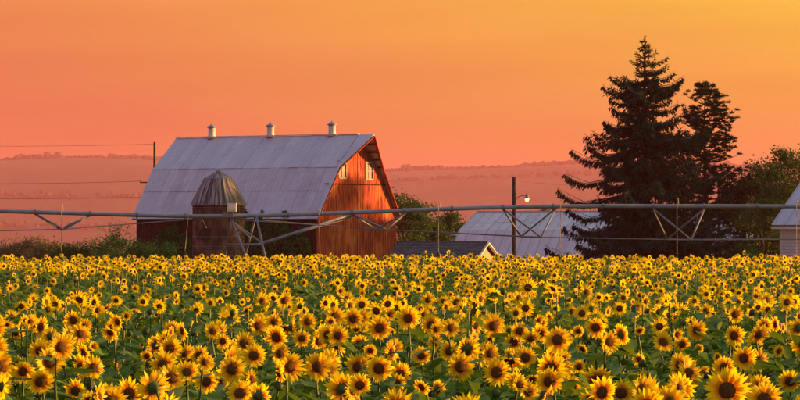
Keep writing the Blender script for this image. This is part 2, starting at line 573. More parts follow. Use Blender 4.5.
for k in range(4):          # hedgerows and copses on the plain before the ridge
    T, F = blob_template(10 + k)
    n = 200
    row = RNG.choice([2300, 3000, 3800, 4600], n)
    y = row + RNG.normal(0, 14, n) + 40 * np.sin(row)
    x = RNG.uniform(-0.20, 0.20, n) * y
    keep = np.sin(x / row * 60 + row) > -0.25
    x, y = x[keep], y[keep]
    n = len(x)
    s = RNG.uniform(2.2, 4.2, n)
    rot = np.zeros((n, 3, 3))
    rot[:, 0, 0] = s * 1.2; rot[:, 1, 1] = s; rot[:, 2, 2] = s * RNG.uniform(0.7, 1.1, n)
    acc.batch(T, F, rot, np.stack([x, y, gz(x, y) + s * 0.6], -1))
tag(link('far_woods', acc.mesh('far_woods', [M['far_leaf']])), 'hazy wooded ridge along the orange horizon', 'woods', kind='stuff')

# ------------------------------------------------------------------ haze
hz = NT('haze')
hz.n.remove(hz.b)
pv = hz.new('ShaderNodeVolumePrincipled')
pv.inputs['Color'].default_value = (0.72, 0.29, 0.385, 1)
pv.inputs['Density'].default_value = 0.000092
pv.inputs['Anisotropy'].default_value = 0.2
hz.l.new(pv.outputs[0], hz.out.inputs['Volume'])
ho = MB().box(-7000, 7000, -80, 12500, LOW - 88.0, 226).build('haze', hz.m)
tag(ho, 'thin orange evening haze over the whole valley', 'haze', kind='stuff')

# ------------------------------------------------------------------ the gambrel barn
TH = R(32.7)
c0 = P(317, 220, 233)
BL, BW = 19.0, 12.0
EAVE, BRK, RIDGE = 3.45 - LOW, 7.2 - LOW, 9.95 - LOW      # heights above the yard
BRK_Y = 2.65                                             # inset of the roof break from the long wall
barn = empty('gambrel_barn', (c0.x, c0.y, LOW), -TH)
tag(barn, 'old red gambrel barn with a big grey metal roof and sunlit gable', 'barn')

def roof_z(y):
    y = min(y, BW - y)
    if y < BRK_Y:
        return EAVE + (BRK - EAVE) * y / BRK_Y
    return BRK + (RIDGE - BRK) * (y - BRK_Y) / (BW / 2 - BRK_Y)

def boards(mb, n, pt, zlo, zhi, out, holes=()):
    """vertical boards; pt(s) -> base point on the wall line, out -> outward unit vector"""
    rr = random.Random(n)
    for i in range(n):
        a, b = i / n + 0.0010, (i + 1) / n - 0.0010
        d = rr.uniform(0.02, 0.065)
        s0, s1 = pt(a), pt(b)
        spans = [(None, None)]
        for h in holes:
            if h[0] < (a + b) / 2 < h[1]:
                spans = [(None, h[2]), (h[3], None)]
        for lo, hi in spans:
            l0 = l1 = zlo if lo is None else lo
            h0 = zhi(a) if hi is None else hi
            h1 = zhi(b) if hi is None else hi
            o = Vector(out) * d
            A, B = Vector((s0[0], s0[1], 0)), Vector((s1[0], s1[1], 0))
            up = lambda v, z: Vector((v.x, v.y, z))
            mb.hexa([up(A, l0), up(A + o, l0), up(B + o, l1), up(B, l1), up(A, h0), up(A + o, h0), up(B + o, h1), up(B, h1)])

WIN = [(2.25, 3.3, 4.55 - LOW + 1.0, 4.55 - LOW + 2.25), (6.9, 7.95, 4.55 - LOW + 0.95, 4.55 - LOW + 2.2)]
WIN = [(3.2, 4.25, 6.35 - LOW, 7.65 - LOW), (7.3, 8.35, 6.30 - LOW, 7.60 - LOW)]
mb = MB()
boards(mb, 44, lambda s: (0.0, s * BW), 0.0, lambda s: roof_z(s * BW) - 0.06, (1, 0, 0),
       [(w[0] / BW, w[1] / BW, w[2], w[3]) for w in WIN] + [(10.7 / BW, 11.05 / BW, 1.2, 2.5)])
mb.build('gable_wall', M['barn_red'], barn)
MB().prism([(-0.12, 0.05, 0), (-0.12, BW - 0.05, 0), (-0.12, BW - 0.05, EAVE - 0.1), (-0.12, BW - BRK_Y, BRK - 0.15), (-0.12, BW / 2, RIDGE - 0.15), (-0.12, BRK_Y, BRK - 0.15), (-0.12, 0.05, EAVE - 0.1)], (0.1, 0, 0)).build('wall_backing', M['barn_dark'], barn)
mb = MB()
boards(mb, 70, lambda s: (-BL * s, 0.0), 0.0, lambda s: EAVE - 0.05, (0, -1, 0))
mb.build('long_wall', M['barn_dark'], barn)  # long wall boards much darker than the gable's
MB().box(-BL, -0.14, 0.02, 0.12, 0, EAVE - 0.06).build('wall_backing', M['barn_dark'], barn)
MB().prism([(-BL, 0.05, 0), (-BL, BW - 0.05, 0), (-BL, BW - 0.05, EAVE - 0.1), (-BL, BW - BRK_Y, BRK - 0.15), (-BL, BW / 2, RIDGE - 0.15), (-BL, BRK_Y, BRK - 0.15), (-BL, 0.05, EAVE - 0.1)], (0.1, 0, 0)).build('far_gable_wall', M['barn_red'], barn)
MB().box(-BL, 0, BW - 0.1, BW, 0, EAVE - 0.06).build('back_wall', M['barn_red'], barn)
# horizontal ledge across the gable where the upper boards lap the lower ones
zl = 5.75 - LOW
MB().box(0.062, 0.10, 1.05, BW - 1.05, zl, zl + 0.10).build('ledge_board', M['barn_dark'], barn)
MB().box(0.0, 0.09, -0.06, 0.10, 0, EAVE).build('corner_board', M['barn_red'], barn)
MB().box(0.0, 0.09, BW - 0.10, BW + 0.06, 0, EAVE).build('corner_board', M['barn_red'], barn)
for (y0, y1, z0, z1) in WIN:
    w = MB().box(0.0, 0.10, y0 - 0.10, y0, z0 - 0.1, z1 + 0.16).box(0.0, 0.10, y1, y1 + 0.10, z0 - 0.1, z1 + 0.16).box(0.0, 0.10, y0, y1, z1, z1 + 0.16).box(0.0, 0.12, y0, y1, z0 - 0.12, z0).build('window', M['worn_frame'], barn)
    ym, zm = (y0 + y1) / 2, (z0 + z1) / 2
    MB().box(-0.01, 0.05, ym - 0.04, ym + 0.04, z0, z1).box(-0.01, 0.055, y0, y1, zm - 0.04, zm + 0.04).build('glazing_bar', M['worn_frame'], w)
    for (a, b) in ((y0, ym - 0.04), (ym + 0.04, y1)):
        for (p, q) in ((z0, zm - 0.04), (zm + 0.04, z1)):
            MB().box(0.0, 0.012, a, b, p, q).build('pane', M['glass'], w)
# roof: sheets lapped in three courses on the near side
roof = MB().box(-BL - 0.2, 0.2, BW / 2 - 0.16, BW / 2 + 0.16, RIDGE + 0.10, RIDGE + 0.17).build('roof', M['roof_metal'], barn)
roof['label'] = 'weathered grey metal gambrel roof in lapped sheets'
def slope_pt(s):      # distance fraction along the near slope: 0 eave .. 1 break .. 2 ridge
    if s <= 1:
        e0, e1 = (-0.42, EAVE - 0.42 * (BRK - EAVE) / BRK_Y), (BRK_Y, BRK)
        return (e0[0] + (e1[0] - e0[0]) * s, e0[1] + (e1[1] - e0[1]) * s)
    s -= 1
    return (BRK_Y + (BW / 2 - BRK_Y) * s, BRK + (RIDGE - BRK) * s)
PW = 0.96
courses = [(0.0, 0.56, 0.0), (0.54, 1.0, 0.025), (0.995, 2.0, 0.05)]
npan = int(BL / PW) + 1
pw = (BL + 0.4) / npan
for ci, (a, b, lift) in enumerate(courses):
    p0, p1 = slope_pt(a + 1e-6), slope_pt(b)
    if ci == 2: p0 = (p0[0] - 0.05, p0[1] - 0.04)
    d = Vector((0, p1[0] - p0[0], p1[1] - p0[1]))
    nrm = Vector((0, -d.z, d.y)).normalized()
    mb = MB()
    T = 0.018
    mb.hexa([Vector((0.005, 0, 0)), Vector((pw - 0.005, 0, 0)), Vector((pw - 0.005, 0, 0)) + d, Vector((0.005, 0, 0)) + d,
             Vector((0.005, 0, 0)) + nrm * T, Vector((pw - 0.005, 0, 0)) + nrm * T, Vector((pw - 0.005, 0, 0)) + d + nrm * T, Vector((0.005, 0, 0)) + d + nrm * T])
    for r in (0.0, 1 / 3, 2 / 3):     # raised ribs
        x = 0.02 + r * pw
        q = nrm * T
        w = 0.05
        mb.hexa([Vector((x, 0, 0)) + q, Vector((x + w, 0, 0)) + q, Vector((x + w, 0, 0)) + d + q, Vector((x, 0, 0)) + d + q,
                 Vector((x + .012, 0, 0)) + q * 2.0, Vector((x + w - .012, 0, 0)) + q * 2.0, Vector((x + w - .012, 0, 0)) + d + q * 2.0, Vector((x + .012, 0, 0)) + d + q * 2.0])
    me = mb.mesh('roof_sheet', M['roof_metal'])
    for i in range(npan):
        o = link('roof_sheet', me, roof)
        j = random.uniform(-0.012, 0.012)
        o.location = Vector((-BL - 0.2 + i * pw, p0[0], p0[1])) + nrm * (lift + 0.03 + j)
        o.location.z += random.uniform(-0.01, 0.01) 
# decking under the sheets and the far slopes
mb = MB()
for pa, pb in ((slope_pt(0), slope_pt(1)), (slope_pt(1), slope_pt(2))):
    A0, A1 = Vector((-BL - 0.15, pa[0], pa[1])), Vector((-BL - 0.15, pb[0], pb[1]))
    mb.prism([A0, A1, A1 - Vector((0, 0, 0.1)), A0 - Vector((0, 0, 0.1))], (BL + 0.33, 0, 0))
mb.build('roof_deck', M['barn_dark'], roof)
mb = MB()
for pa, pb in ((slope_pt(0), slope_pt(1)), (slope_pt(1), slope_pt(2))):
    A0, A1 = Vector((-BL - 0.2, BW - pa[0], pa[1])), Vector((-BL - 0.2, BW - pb[0], pb[1]))
    mb.prism([A0, A1, A1 + Vector((0, 0, 0.07)), A0 + Vector((0, 0, 0.07))], (BL + 0.4, 0, 0))
mb.build('far_slope', M['roof_metal'], roof)
# hay hood: the roof runs out to a peak over the gable
def over(y):
    y = min(y, BW - y)
    if y < BRK_Y: return 0.35 + 0.15 * max(0, y) / BRK_Y
    return 0.5 + 1.25 * (y - BRK_Y) / (BW / 2 - BRK_Y)
hood = MB()
for side in (0, 1):
    f = (lambda y: y) if side == 0 else (lambda y: BW - y)
    for (pa, pb) in ((slope_pt(0), slope_pt(1)), (slope_pt(1), slope_pt(2))):
        ya, yb = pa[0], pb[0]
        q = [Vector((0.18, f(ya), pa[1])), Vector((over(ya), f(ya), pa[1])), Vector((over(yb), f(yb), pb[1])), Vector((0.18, f(yb), pb[1]))]
        hood.prism(q, (0, 0, 0.09))
ho_ = hood.build('hay_hood', M['roof_metal'], barn)
mb = MB()
for side in (0, 1):
    f = (lambda y: y) if side == 0 else (lambda y: BW - y)
    for (pa, pb) in ((slope_pt(0), slope_pt(1)), (slope_pt(1), slope_pt(2))):
        a = Vector((over(pa[0]) - 0.02, f(pa[0]), pa[1] - 0.09))
        b = Vector((over(pb[0]) - 0.02, f(pb[0]), pb[1] - 0.09))
        mb.bar(a, b, 0.07, 0.24, up=(1, 0, 0))
mb.build('barge_board', M['barn_red'], ho_)
for k in range(9):      # rafters ends under the hood
    y = 2.9 + k * (BW - 5.8) / 8
    z = roof_z(y) - 0.09
    MB().box(0.06, over(y) - 0.08, y - 0.04, y + 0.04, z - 0.1, z + 0.04).build('lookout', M['barn_dark'], ho_)
# three round ventilators on the ridge
for i, px in enumerate((209.5, 270.5, 332.5)):
    s = (px - 174.0) / (357 - 174.0)
    x = -BL + s * BL
    vt = empty('vent', (0, 0, 0)); vt.parent = barn; vt.location = (x, BW / 2, RIDGE + 0.12)
    vt.name = 'ventilator'
    MB().lathe([(0.42, -0.15), (0.34, 0.12), (0.31, 0.16), (0.31, 0.80)], 16).build('shaft', M['old_white'], vt, True)
    MB().lathe([(0.40, 0.80), (0.44, 0.84), (0.40, 0.90), (0.20, 1.02), (0.05, 1.10), (0.03, 1.22)], 16).build('cap', M['galv'], vt, True)

# ------------------------------------------------------------------ leaves on walls, trees, shrubs
def rand_rot(n, rng, scale):
    """random rotations times scale (n,)"""
    q = rng.normal(size=(n, 4))
    q /= np.linalg.norm(q, axis=1)[:, None]
    w, x, y, z = q.T
    m = np.stack([np.stack([1 - 2 * (y * y + z * z), 2 * (x * y - z * w), 2 * (x * z + y * w)], -1),
                  np.stack([2 * (x * y + z * w), 1 - 2 * (x * x + z * z), 2 * (y * z - x * w)], -1),
                  np.stack([2 * (x * z - y * w), 2 * (y * z + x * w), 1 - 2 * (x * x + y * y)], -1)], 1)
    return m * np.asarray(scale)[:, None, None]
LEAF_T = np.array([(0, -0.5, 0), (0.32, 0.0, 0.06), (0, 0.6, 0), (-0.32, 0.0, 0.06)])
LEAF_F = np.array([(0, 1, 2), (0, 2, 3)])

def limb_tree(name, loc, H, crown_r, crown_z0, seed, nleaf, leaf, label, cat='tree', group=None, mat='tree_leaf', lumps=26, trunk_r=0.2, flat=1.0, stems=1):
    rng = np.random.default_rng(seed)
    root = empty(name, loc)
    tag(root, label, cat, group)
    cz = (H + crown_z0) / 2
    hz_ = (H - crown_z0) / 2
    # lumps spread through the crown volume
    u = rng.normal(size=(lumps, 3)); u /= np.linalg.norm(u, axis=1)[:, None]
    rad = rng.uniform(0.25, 0.92, lumps) ** 0.6
    C = u * rad[:, None] * np.array([crown_r, crown_r * flat, hz_]) + np.array([0, 0, cz])
    C[:, 2] = np.maximum(C[:, 2], crown_z0 * 0.9 + 0.2)
    C[0] = (0, 0, H - 0.35 * crown_r)
    S = rng.uniform(0.18, 0.36, lumps) * crown_r
    wood = MB()
    for k in range(stems):
        off = Vector((rng.uniform(-.4, .4) * crown_r, rng.uniform(-.4, .4) * crown_r, 0)) if stems > 1 else Vector((0, 0, 0))
        top = Vector((off.x * 1.3 + rng.uniform(-.15, .15) * crown_r, off.y, cz + 0.25 * hz_))
        wood.tube([off + Vector((0, 0, -0.2)), off + Vector((0.03 * H, 0, crown_z0 * 0.6 + 0.1)), (off + top) / 2 + Vector((-0.02 * H, 0, cz * .35)), top],
                  [trunk_r, trunk_r * 0.8, trunk_r * 0.55, trunk_r * 0.15], 7)
    for c, s in zip(C, S):
        c = Vector(c)
        b = Vector((c.x * 0.12, c.y * 0.12, max(crown_z0 * 0.55, c.z - 0.75 * math.hypot(c.x, c.y) - 0.15 * H)))
        m_ = b.lerp(c, 0.55) + Vector((0, 0, 0.06 * H * (0.3 + rng.random())))
        wood.tube([b, m_, c + Vector((0, 0, s * 0.4))], [trunk_r * 0.38, trunk_r * 0.22, trunk_r * 0.06], 5, False)
        for q in range(3):
            e = c + Vector(rng.normal(size=3)) * float(s) * 0.8
            wood.tube([m_.lerp(c, 0.6), e], [trunk_r * 0.12, trunk_r * 0.04], 4, False)
    wood.build('trunk', M['bark'], root)
    idx = rng.integers(0, lumps, nleaf)
    g = rng.normal(size=(nleaf, 3))
    g /= np.linalg.norm(g, axis=1)[:, None]
    g *= (rng.random(nleaf) ** 0.45 * 1.25)[:, None]
    # leaves sit in sprays: pull groups of eight together
    g = g.reshape(-1)[: (nleaf // 8) * 24].reshape(-1, 8, 3)
    idx = idx[: (nleaf // 8) * 8].reshape(-1, 8)
    idx[:] = idx[:, :1]
    g = g[:, :1] + 0.34 * rng.normal(size=g.shape)
    g = g.reshape(-1, 3); idx = idx.ravel()
    L = C[idx] + g * S[idx][:, None] * np.array([1.15, 1.15, 0.85])
    n = len(L)
    a = Acc()
    a.batch(LEAF_T, LEAF_F, rand_rot(n, rng, leaf * rng.uniform(0.6, 1.3, n)), L)
    link('crown', a.mesh('crown', [M[mat]]), root)
    return root

def wall_ivy(label, x0, x1, top, seed, n):
    """climbing plant massed on the long wall of the barn, in the barn's own axes"""
    rng = np.random.default_rng(seed)
    root = empty('climbing_plant', (c0.x, c0.y, LOW), -TH)
    tag(root, label, 'climber', 'climbing plants on the barn wall')
    x = rng.uniform(x0, x1, n)
    mid, hw = (x0 + x1) / 2, (x1 - x0) / 2
    h = top * (1 - 0.45 * np.abs((x - mid) / hw) ** 3) * (0.86 + 0.10 * np.sin(x * 3.1 + seed) + 0.08 * np.sin(x * 7.7))
    z = rng.random(n) ** 0.75 * h
    bulge = 0.25 + 0.55 * np.abs(np.sin(x * 1.9 + z * 1.3 + seed)) * (1 - 0.5 * z / top)
    y = -0.06 - rng.random(n) * bulge
    a = Acc()
    a.batch(LEAF_T, LEAF_F, rand_rot(n, rng, 0.22 * rng.uniform(0.6, 1.4, n)), np.stack([x, y, z], -1))
    link('foliage', a.mesh('foliage', [M['ivy_leaf']]), root)
    w = MB()
    for k in range(7):
        xx = rng.uniform(x0 + .3, x1 - .3)
        w.tube([(xx, -0.1, 0), (xx + rng.uniform(-.3, .3), -0.09, top * .4), (xx + rng.uniform(-.6, .6), -0.08, top * .75)], [0.04, 0.03, 0.01], 5)
    w.build('stem', M['bark'], root)
wall_ivy('dark green climber on the barn wall just left of the silo', -17.0, -12.6, 5.6, 3, 9000)
wall_ivy('dark green climber on the barn wall between silo and red gable', -10.5, -0.25, 6.4, 5, 22000)

# ------------------------------------------------------------------ silo
sp = P(218.5, 220, 224)
SR = 2.08
silo = empty('silo', (sp.x, sp.y, LOW))
tag(silo, 'short round brown stave silo with a rusted faceted metal roof', 'silo')
SW = 4.05 - LOW
N = 48
me = bpy.data.meshes.new('wall')
bm = bmesh.new()
uvl = bm.loops.layers.uv.new('UVMap')
ring = [[bm.verts.new((SR * math.cos(2 * math.pi * k / N), SR * math.sin(2 * math.pi * k / N), z)) for k in range(N)] for z in (0, SW)]
for k in range(N):
    f = bm.faces.new((ring[0][k], ring[0][(k + 1) % N], ring[1][(k + 1) % N], ring[1][k]))
    for lp, (uu, vv) in zip(f.loops, ((k, 0), (k + 1, 0), (k + 1, SW), (k, SW))):
        lp[uvl].uv = (uu / N * 2 * math.pi * SR, vv)
bm.to_mesh(me); bm.free()
me.materials.append(M['silo_wall'])
wall = link('wall', me, silo)
for k in range(9):
    z = 0.4 + k * 0.77
    pts = [(SR * 1.004 * math.cos(2 * math.pi * i / 40), SR * 1.004 * math.sin(2 * math.pi * i / 40), z) for i in range(41)]
    MB().tube(pts, 0.017, 5, False).build('hoop', M['galv_dark'], silo)
NP = 14
ang0 = 0.12
rr = [(SR + 0.16, SW - 0.08), (1.13, SW + 2.02), (0.16, SW + 2.52)]
rroof = MB().lathe([(0.20, SW + 2.50), (0.24, SW + 2.56), (0.20, SW + 2.66), (0.06, SW + 2.72)], 14).build('roof', M['galv_dark'], silo)
for k in range(NP):
    a0, a1 = ang0 + 2 * math.pi * k / NP, ang0 + 2 * math.pi * (k + 1) / NP
    for i in range(2):
        (r0, z0), (r1, z1) = rr[i], rr[i + 1]
        q = [Vector((r0 * math.cos(a0), r0 * math.sin(a0), z0)), Vector((r0 * math.cos(a1), r0 * math.sin(a1), z0)),
             Vector((r1 * math.cos(a1), r1 * math.sin(a1), z1)), Vector((r1 * math.cos(a0), r1 * math.sin(a0), z1))]
        cen = sum(q, Vector()) / 4
        q = [cen + (p - cen) * 0.985 for p in q]
        nrm = (q[1] - q[0]).cross(q[2] - q[0]).normalized()
        j = random.uniform(0, 0.02)
        po = MB().prism([p + nrm * j for p in q], nrm * 0.02).build('roof_panel', M['rust_sheet'], rroof)
        ul = po.data.uv_layers.new(name='UVMap')
        for lp_ in po.data.loops:
            w_ = lp_.vertex_index % 4
            ul.data[lp_.index].uv = (k * 1.37 + (w_ in (1, 2)), i * 0.9 + (w_ >= 2))
    (r0, z0), (r1, z1), (r2, z2) = rr
    MB().tube([(r0 * math.cos(a0), r0 * math.sin(a0), z0 + .03), (r1 * math.cos(a0), r1 * math.sin(a0), z1 + .03), (r2 * math.cos(a0), r2 * math.sin(a0), z2 + .03)], 0.028, 5).build('rib', M['galv_dark'], rroof)
pts = [(rr[1][0] * 1.01 * math.cos(ang0 + 2 * math.pi * i / NP), rr[1][0] * 1.01 * math.sin(ang0 + 2 * math.pi * i / NP), rr[1][1] + 0.02) for i in range(NP + 1)]
MB().tube(pts, 0.035, 5, False).build('ring', M['galv'], rroof)
pts = [((SR + 0.17) * math.cos(ang0 + 2 * math.pi * i / NP), (SR + 0.17) * math.sin(ang0 + 2 * math.pi * i / NP), SW - 0.10) for i in range(NP + 1)]
MB().tube(pts, 0.035, 5, False).build('eave_ring', M['galv'], rroof)
# ladder up the side of the silo
la = R(-42)
mb = MB()
for da in (-0.09, 0.09):
    mb.bar((SR * 1.05 * math.cos(la + da), SR * 1.05 * math.sin(la + da), 0.5), (SR * 1.05 * math.cos(la + da), SR * 1.05 * math.sin(la + da), SW - 0.2), 0.04)
for k in range(20):
    z = 0.7 + k * 0.3
    mb.bar((SR * 1.05 * math.cos(la - .09), SR * 1.05 * math.sin(la - .09), z), (SR * 1.05 * math.cos(la + .09), SR * 1.05 * math.sin(la + .09), z), 0.03)
mb.build('ladder', M['galv_dark'], silo)

# ------------------------------------------------------------------ white-roofed shed behind
def sheet_roof(root, L, W, prof, mat, pw, name='roof', deck=True):
    """prof: (inset, z) points from near eave to ridge; sheets along x from -L..0"""
    rf = MB().box(-L - .1, .1, W / 2 - 0.12, W / 2 + 0.12, prof[-1][1] + 0.05, prof[-1][1] + 0.10).build(name, mat, root)
    n = max(1, round(L / pw)); w = (L + 0.2) / n
    for (pa, pb) in zip(prof[:-1], prof[1:]):
        d = Vector((0, pb[0] - pa[0], pb[1] - pa[1]))
        nr = Vector((0, -d.z, d.y)).normalized()
        mb = MB()
        A, B = Vector((0.01, 0, 0)), Vector((w - 0.01, 0, 0))
        mb.hexa([A, B, B + d, A + d, A + nr * .02, B + nr * .02, B + d + nr * .02, A + d + nr * .02])
        A, B = Vector((0.0, 0, 0)) + nr * .021, Vector((0.05, 0, 0)) + nr * .021
        mb.hexa([A, B, B + d, A + d, A + nr * .05, B + nr * .05, B + d + nr * .05, A + d + nr * .05])
        me = mb.mesh('roof_sheet', mat)
        for i in range(n):
            o = link('roof_sheet', me, rf)
            o.location = Vector((-L - .1 + i * w, pa[0], pa[1])) + nr * (0.01 + random.uniform(0, 0.012))
    mb = MB()
    for (pa, pb) in zip(prof[:-1], prof[1:]):
        A0, A1 = Vector((-L - .1, W - pa[0], pa[1])), Vector((-L - .1, W - pb[0], pb[1]))
        mb.prism([A0, A1, A1 + Vector((0, 0, .06)), A0 + Vector((0, 0, .06))], (L + .2, 0, 0))
    mb.build('far_slope', mat, rf)
    return rf
def end_wall(root, x, W, prof, mat, name='end_wall', t=0.1):
    pts = [(x, 0.02, 0), (x, W - 0.02, 0)] + [(x, W - max(p[0], 0.02), p[1] - 0.08) for p in prof] + [(x, max(p[0], 0.02), p[1] - 0.08) for p in prof[::-1][1:]]
    return MB().prism(pts, (t, 0, 0)).build(name, mat, root)

th2 = R(30)
SL, SWD = 28.0, 11.0
ux, uy = math.cos(th2), -math.sin(th2)
vx, vy = math.sin(th2), math.cos(th2)
rl = P(478, 212, 262)            # left end of the ridge
rz = rl.z - LOW
near_l = Vector((rl.x - vx * SWD / 2, rl.y - vy * SWD / 2, 0))
root = empty('machine_shed', (near_l.x + ux * SL, near_l.y + uy * SL, LOW), -th2)
tag(root, 'long low shed with a pale ribbed metal gambrel roof behind the lamp pole', 'shed')
prof = [(-0.35, rz - 4.7), (2.0, rz - 1.75), (SWD / 2, rz)]
sheet_roof(root, SL, SWD, prof, M['white_roof'], 0.95)
end_wall(root, -SL, SWD, [(0, rz - 4.2)] + prof[1:], M['old_white'])
end_wall(root, -0.1, SWD, [(0, rz - 4.2)] + prof[1:], M['old_white'])
MB().box(-SL, 0, 0, 0.12, 0, rz - 4.3).build('long_wall', M['old_white'], root)
MB().box(-SL, 0, SWD - 0.12, SWD, 0, rz - 4.3).build('back_wall', M['old_white'], root)

# ------------------------------------------------------------------ small garage with dark shingles
th3 = R(21)
GL, GW = 6.6, 5.2
gr = P(488, 243, 213)            # right end of the ridge
gzr = gr.z - LOW
ux, uy, vx, vy = math.cos(th3), -math.sin(th3), math.sin(th3), math.cos(th3)
root = empty('garage', (gr.x - vx * GW / 2 - ux * 0.3, gr.y - vy * GW / 2 - uy * 0.3, LOW), -th3)
tag(root, 'small garage with a dark shingled roof and pale gable right of the barn', 'garage')
pit = 0.46
gp = [(-0.35, gzr - (GW / 2 + 0.35) * pit), (GW / 2, gzr)]
rf = MB()
for f in (lambda y: y, lambda y: GW - y):
    A0, A1 = Vector((-GL - .3, f(gp[0][0]), gp[0][1])), Vector((-GL - .3, f(gp[1][0]), gp[1][1]))
    rf.prism([A0, A1, A1 + Vector((0, 0, .1)), A0 + Vector((0, 0, .1))], (GL + .6, 0, 0))
rf = rf.build('roof', M['shingle'], root)
ncs = 12                                      # courses of shingles, lapped
cw = math.hypot(GW / 2 + .35, (GW / 2 + .35) * pit) / ncs
dd = Vector((0, 1, pit)).normalized()
nn = Vector((0, -pit, 1)).normalized()
for k in range(ncs):
    a = Vector((-GL - .32, gp[0][0], gp[0][1] + .1)) + dd * (k * cw) + nn * 0.02
    b = a + dd * (cw * 1.02) - nn * 0.018
    mb = MB()
    mb.prism([a, b, b + nn * 0.014, a + nn * 0.022], (GL + .64, 0, 0))
    mb.build('shingle_course', M['shingle'], rf)
MB().bar((-GL - .33, GW / 2, gzr + .13), (.33, GW / 2, gzr + .13), 0.22, 0.05).build('ridge_cap', M['galv_dark'], rf)
end_wall(root, -0.1, GW, [(0, gzr - GW / 2 * pit), (GW / 2, gzr)], M['cream'], 'gable_wall')
end_wall(root, -GL, GW, [(0, gzr - GW / 2 * pit), (GW / 2, gzr)], M['siding'], 'far_gable_wall')
MB().box(-GL, -.1, 0, 0.1, 0, gzr - GW / 2 * pit - .05).build('side_wall', M['siding'], root)
MB().box(-GL, -.1, GW - .1, GW, 0, gzr - GW / 2 * pit - .05).build('back_wall', M['siding'], root)
for f in (lambda y: y, lambda y: GW - y):
    MB().bar((0.32, f(gp[0][0]), gp[0][1] + .0), (0.32, f(gp[1][0]), gp[1][1] + .0), 0.06, 0.24, up=(1, 0, 0)).build('barge_board', M['white_paint'], root)
dv = MB().box(0.003, 0.05, 1.3, 3.9, 0.0, 2.05).build('garage_door', M['old_white'], root)
for k in range(4):
    MB().box(0.05, 0.065, 1.36, 3.84, 0.06 + k * .5, 0.5 + k * .5).build('door_panel', M['white_paint'], dv)
ch = P(452, 240, 214)
# small vented chimney seen beyond the garage roof
root = empty('flue_pipe', (ch.x + 0.3, 222, LOW))
tag(root, 'short metal flue with a cap standing behind the dark garage roof', 'flue')
ft = EYE + (220 - 234) * 222 / FOC - LOW
MB().lathe([(0.15, 0), (0.15, ft - 0.15)], 10).build('pipe', M['galv_dark'], root, True)
MB().lathe([(0.30, ft - 0.15), (0.30, ft - 0.08), (0.05, ft + 0.12)], 10).build('cap', M['galv'], root)

# ------------------------------------------------------------------ white sided house at the right edge
th4 = R(38)
HL, HW, hp = 9.0, 7.6, 0.74
hc = P(781, 220, 186)
root = empty('sided_house', (0, 0, LOW), -th4)
ux, uy = math.cos(th4), -math.sin(th4)
root.location = (hc.x + ux * HL, hc.y + uy * HL, LOW)
tag(root, 'white lap-sided house with a grey roof at the right edge', 'house')
he = 2.75 - LOW
prof = [(-0.45, he - 0.45 * hp), (HW / 2, he + HW / 2 * hp)]
sheet_roof(root, HL + .35, HW, prof, M['roof_metal'], 0.9)
mb = MB()
nl = 26
for k in range(nl):        # lap siding boards
    z0, z1 = k * he / nl, (k + 1) * he / nl
    mb.hexa([(-HL, -0.045, z0), (0, -0.045, z0), (0, 0, z0), (-HL, 0, z0), (-HL, -0.012, z1), (0, -0.012, z1), (0, 0, z1), (-HL, 0, z1)])
mb.build('siding', M['siding'], root)
MB().box(-HL - .06, -HL + .1, -0.07, 0.1, 0, he).build('corner_board', M['white_paint'], root)
end_wall(root, -HL, HW, [(0, he), (HW / 2, he + HW / 2 * hp)], M['siding'], 'far_gable_wall')
end_wall(root, -0.1, HW, [(0, he), (HW / 2, he + HW / 2 * hp)], M['siding'], 'gable_wall')
MB().box(-HL, 0, 0.01, 0.12, 0, he - .05).build('wall_backing', M['siding'], root)
MB().box(-HL, 0, HW - .12, HW, 0, he - .05).build('back_wall', M['siding'], root)
MB().box(-HL - .45, .1, -0.52, -0.44, he - 0.58, he - 0.42).build('gutter', M['white_paint'], root)

# ------------------------------------------------------------------ poles, lamp, wires
def utility_pole(px, top_y, d, label, r=0.14, arms=()):
    p = P(px, top_y, d)
    root = empty('utility_pole', (p.x, d, LOW))
    tag(root, label, 'pole', 'utility poles')
    H = p.z - LOW
    MB().tube([(0, 0, -.2), (0, 0, H * .5), (0, 0, H)], [r, r * .9, r * .75], 10).build('post', M['pole'], root)
    for z, hw in arms:
        MB().bar((-hw, -r - .05, z - LOW), (hw, -r - .05, z - LOW), 0.1, 0.12).build('cross_arm', M['pole'], root)
        for s in (-.95, -.4, .4, .95):
            MB().lathe([(0.04, 0), (0.06, .05), (0.05, .12), (0.02, .16)], 8, (s * hw, -r - .05, z - LOW + .06)).build('insulator', M['galv_dark'], root)
    return root
pole_a = utility_pole(154.5, 142, 262, 'dark wooden pole rising behind the left end of the barn roof', 0.13, ((P(0, 182.5, 262).z, 1.35),))
pole_b = utility_pole(719, 174, 232, 'dark wooden pole among the trees right of the spruce', 0.16)
lp = P(514, 177, 205)
root = empty('lamp_pole', (lp.x, 205, LOW))
tag(root, 'dark wooden pole carrying the lit yard lamp', 'lamp post')
H = lp.z - LOW
MB().tube([(0, 0, -.2), (0, 0, H * .5), (0, 0, H)], [0.17, 0.155, 0.135], 10).build('post', M['pole'], root)
lz = P(0, 199, 205).z - LOW
arm = [(0.12, -.05, lz - .1), (0.25, -.05, lz + .12), (0.55, -.05, lz + .24), (0.85, -.05, lz + .25), (0.95, -.05, lz + .2)]
MB().tube(arm, 0.03, 6).build('arm', M['galv_dark'], root)
MB().lathe([(0.04, .40), (0.09, .36), (0.11, .22), (0.18, .08), (0.19, .05)][::-1], 14, (0.95, -.05, lz)).build('lamp_head', M['galv_dark'], root, True)
MB().lathe([(0.05, -.20), (0.12, -.15), (0.145, -.04), (0.145, .05)], 14, (0.95, -.05, lz)).build('lens', M['lamp'], root, True)
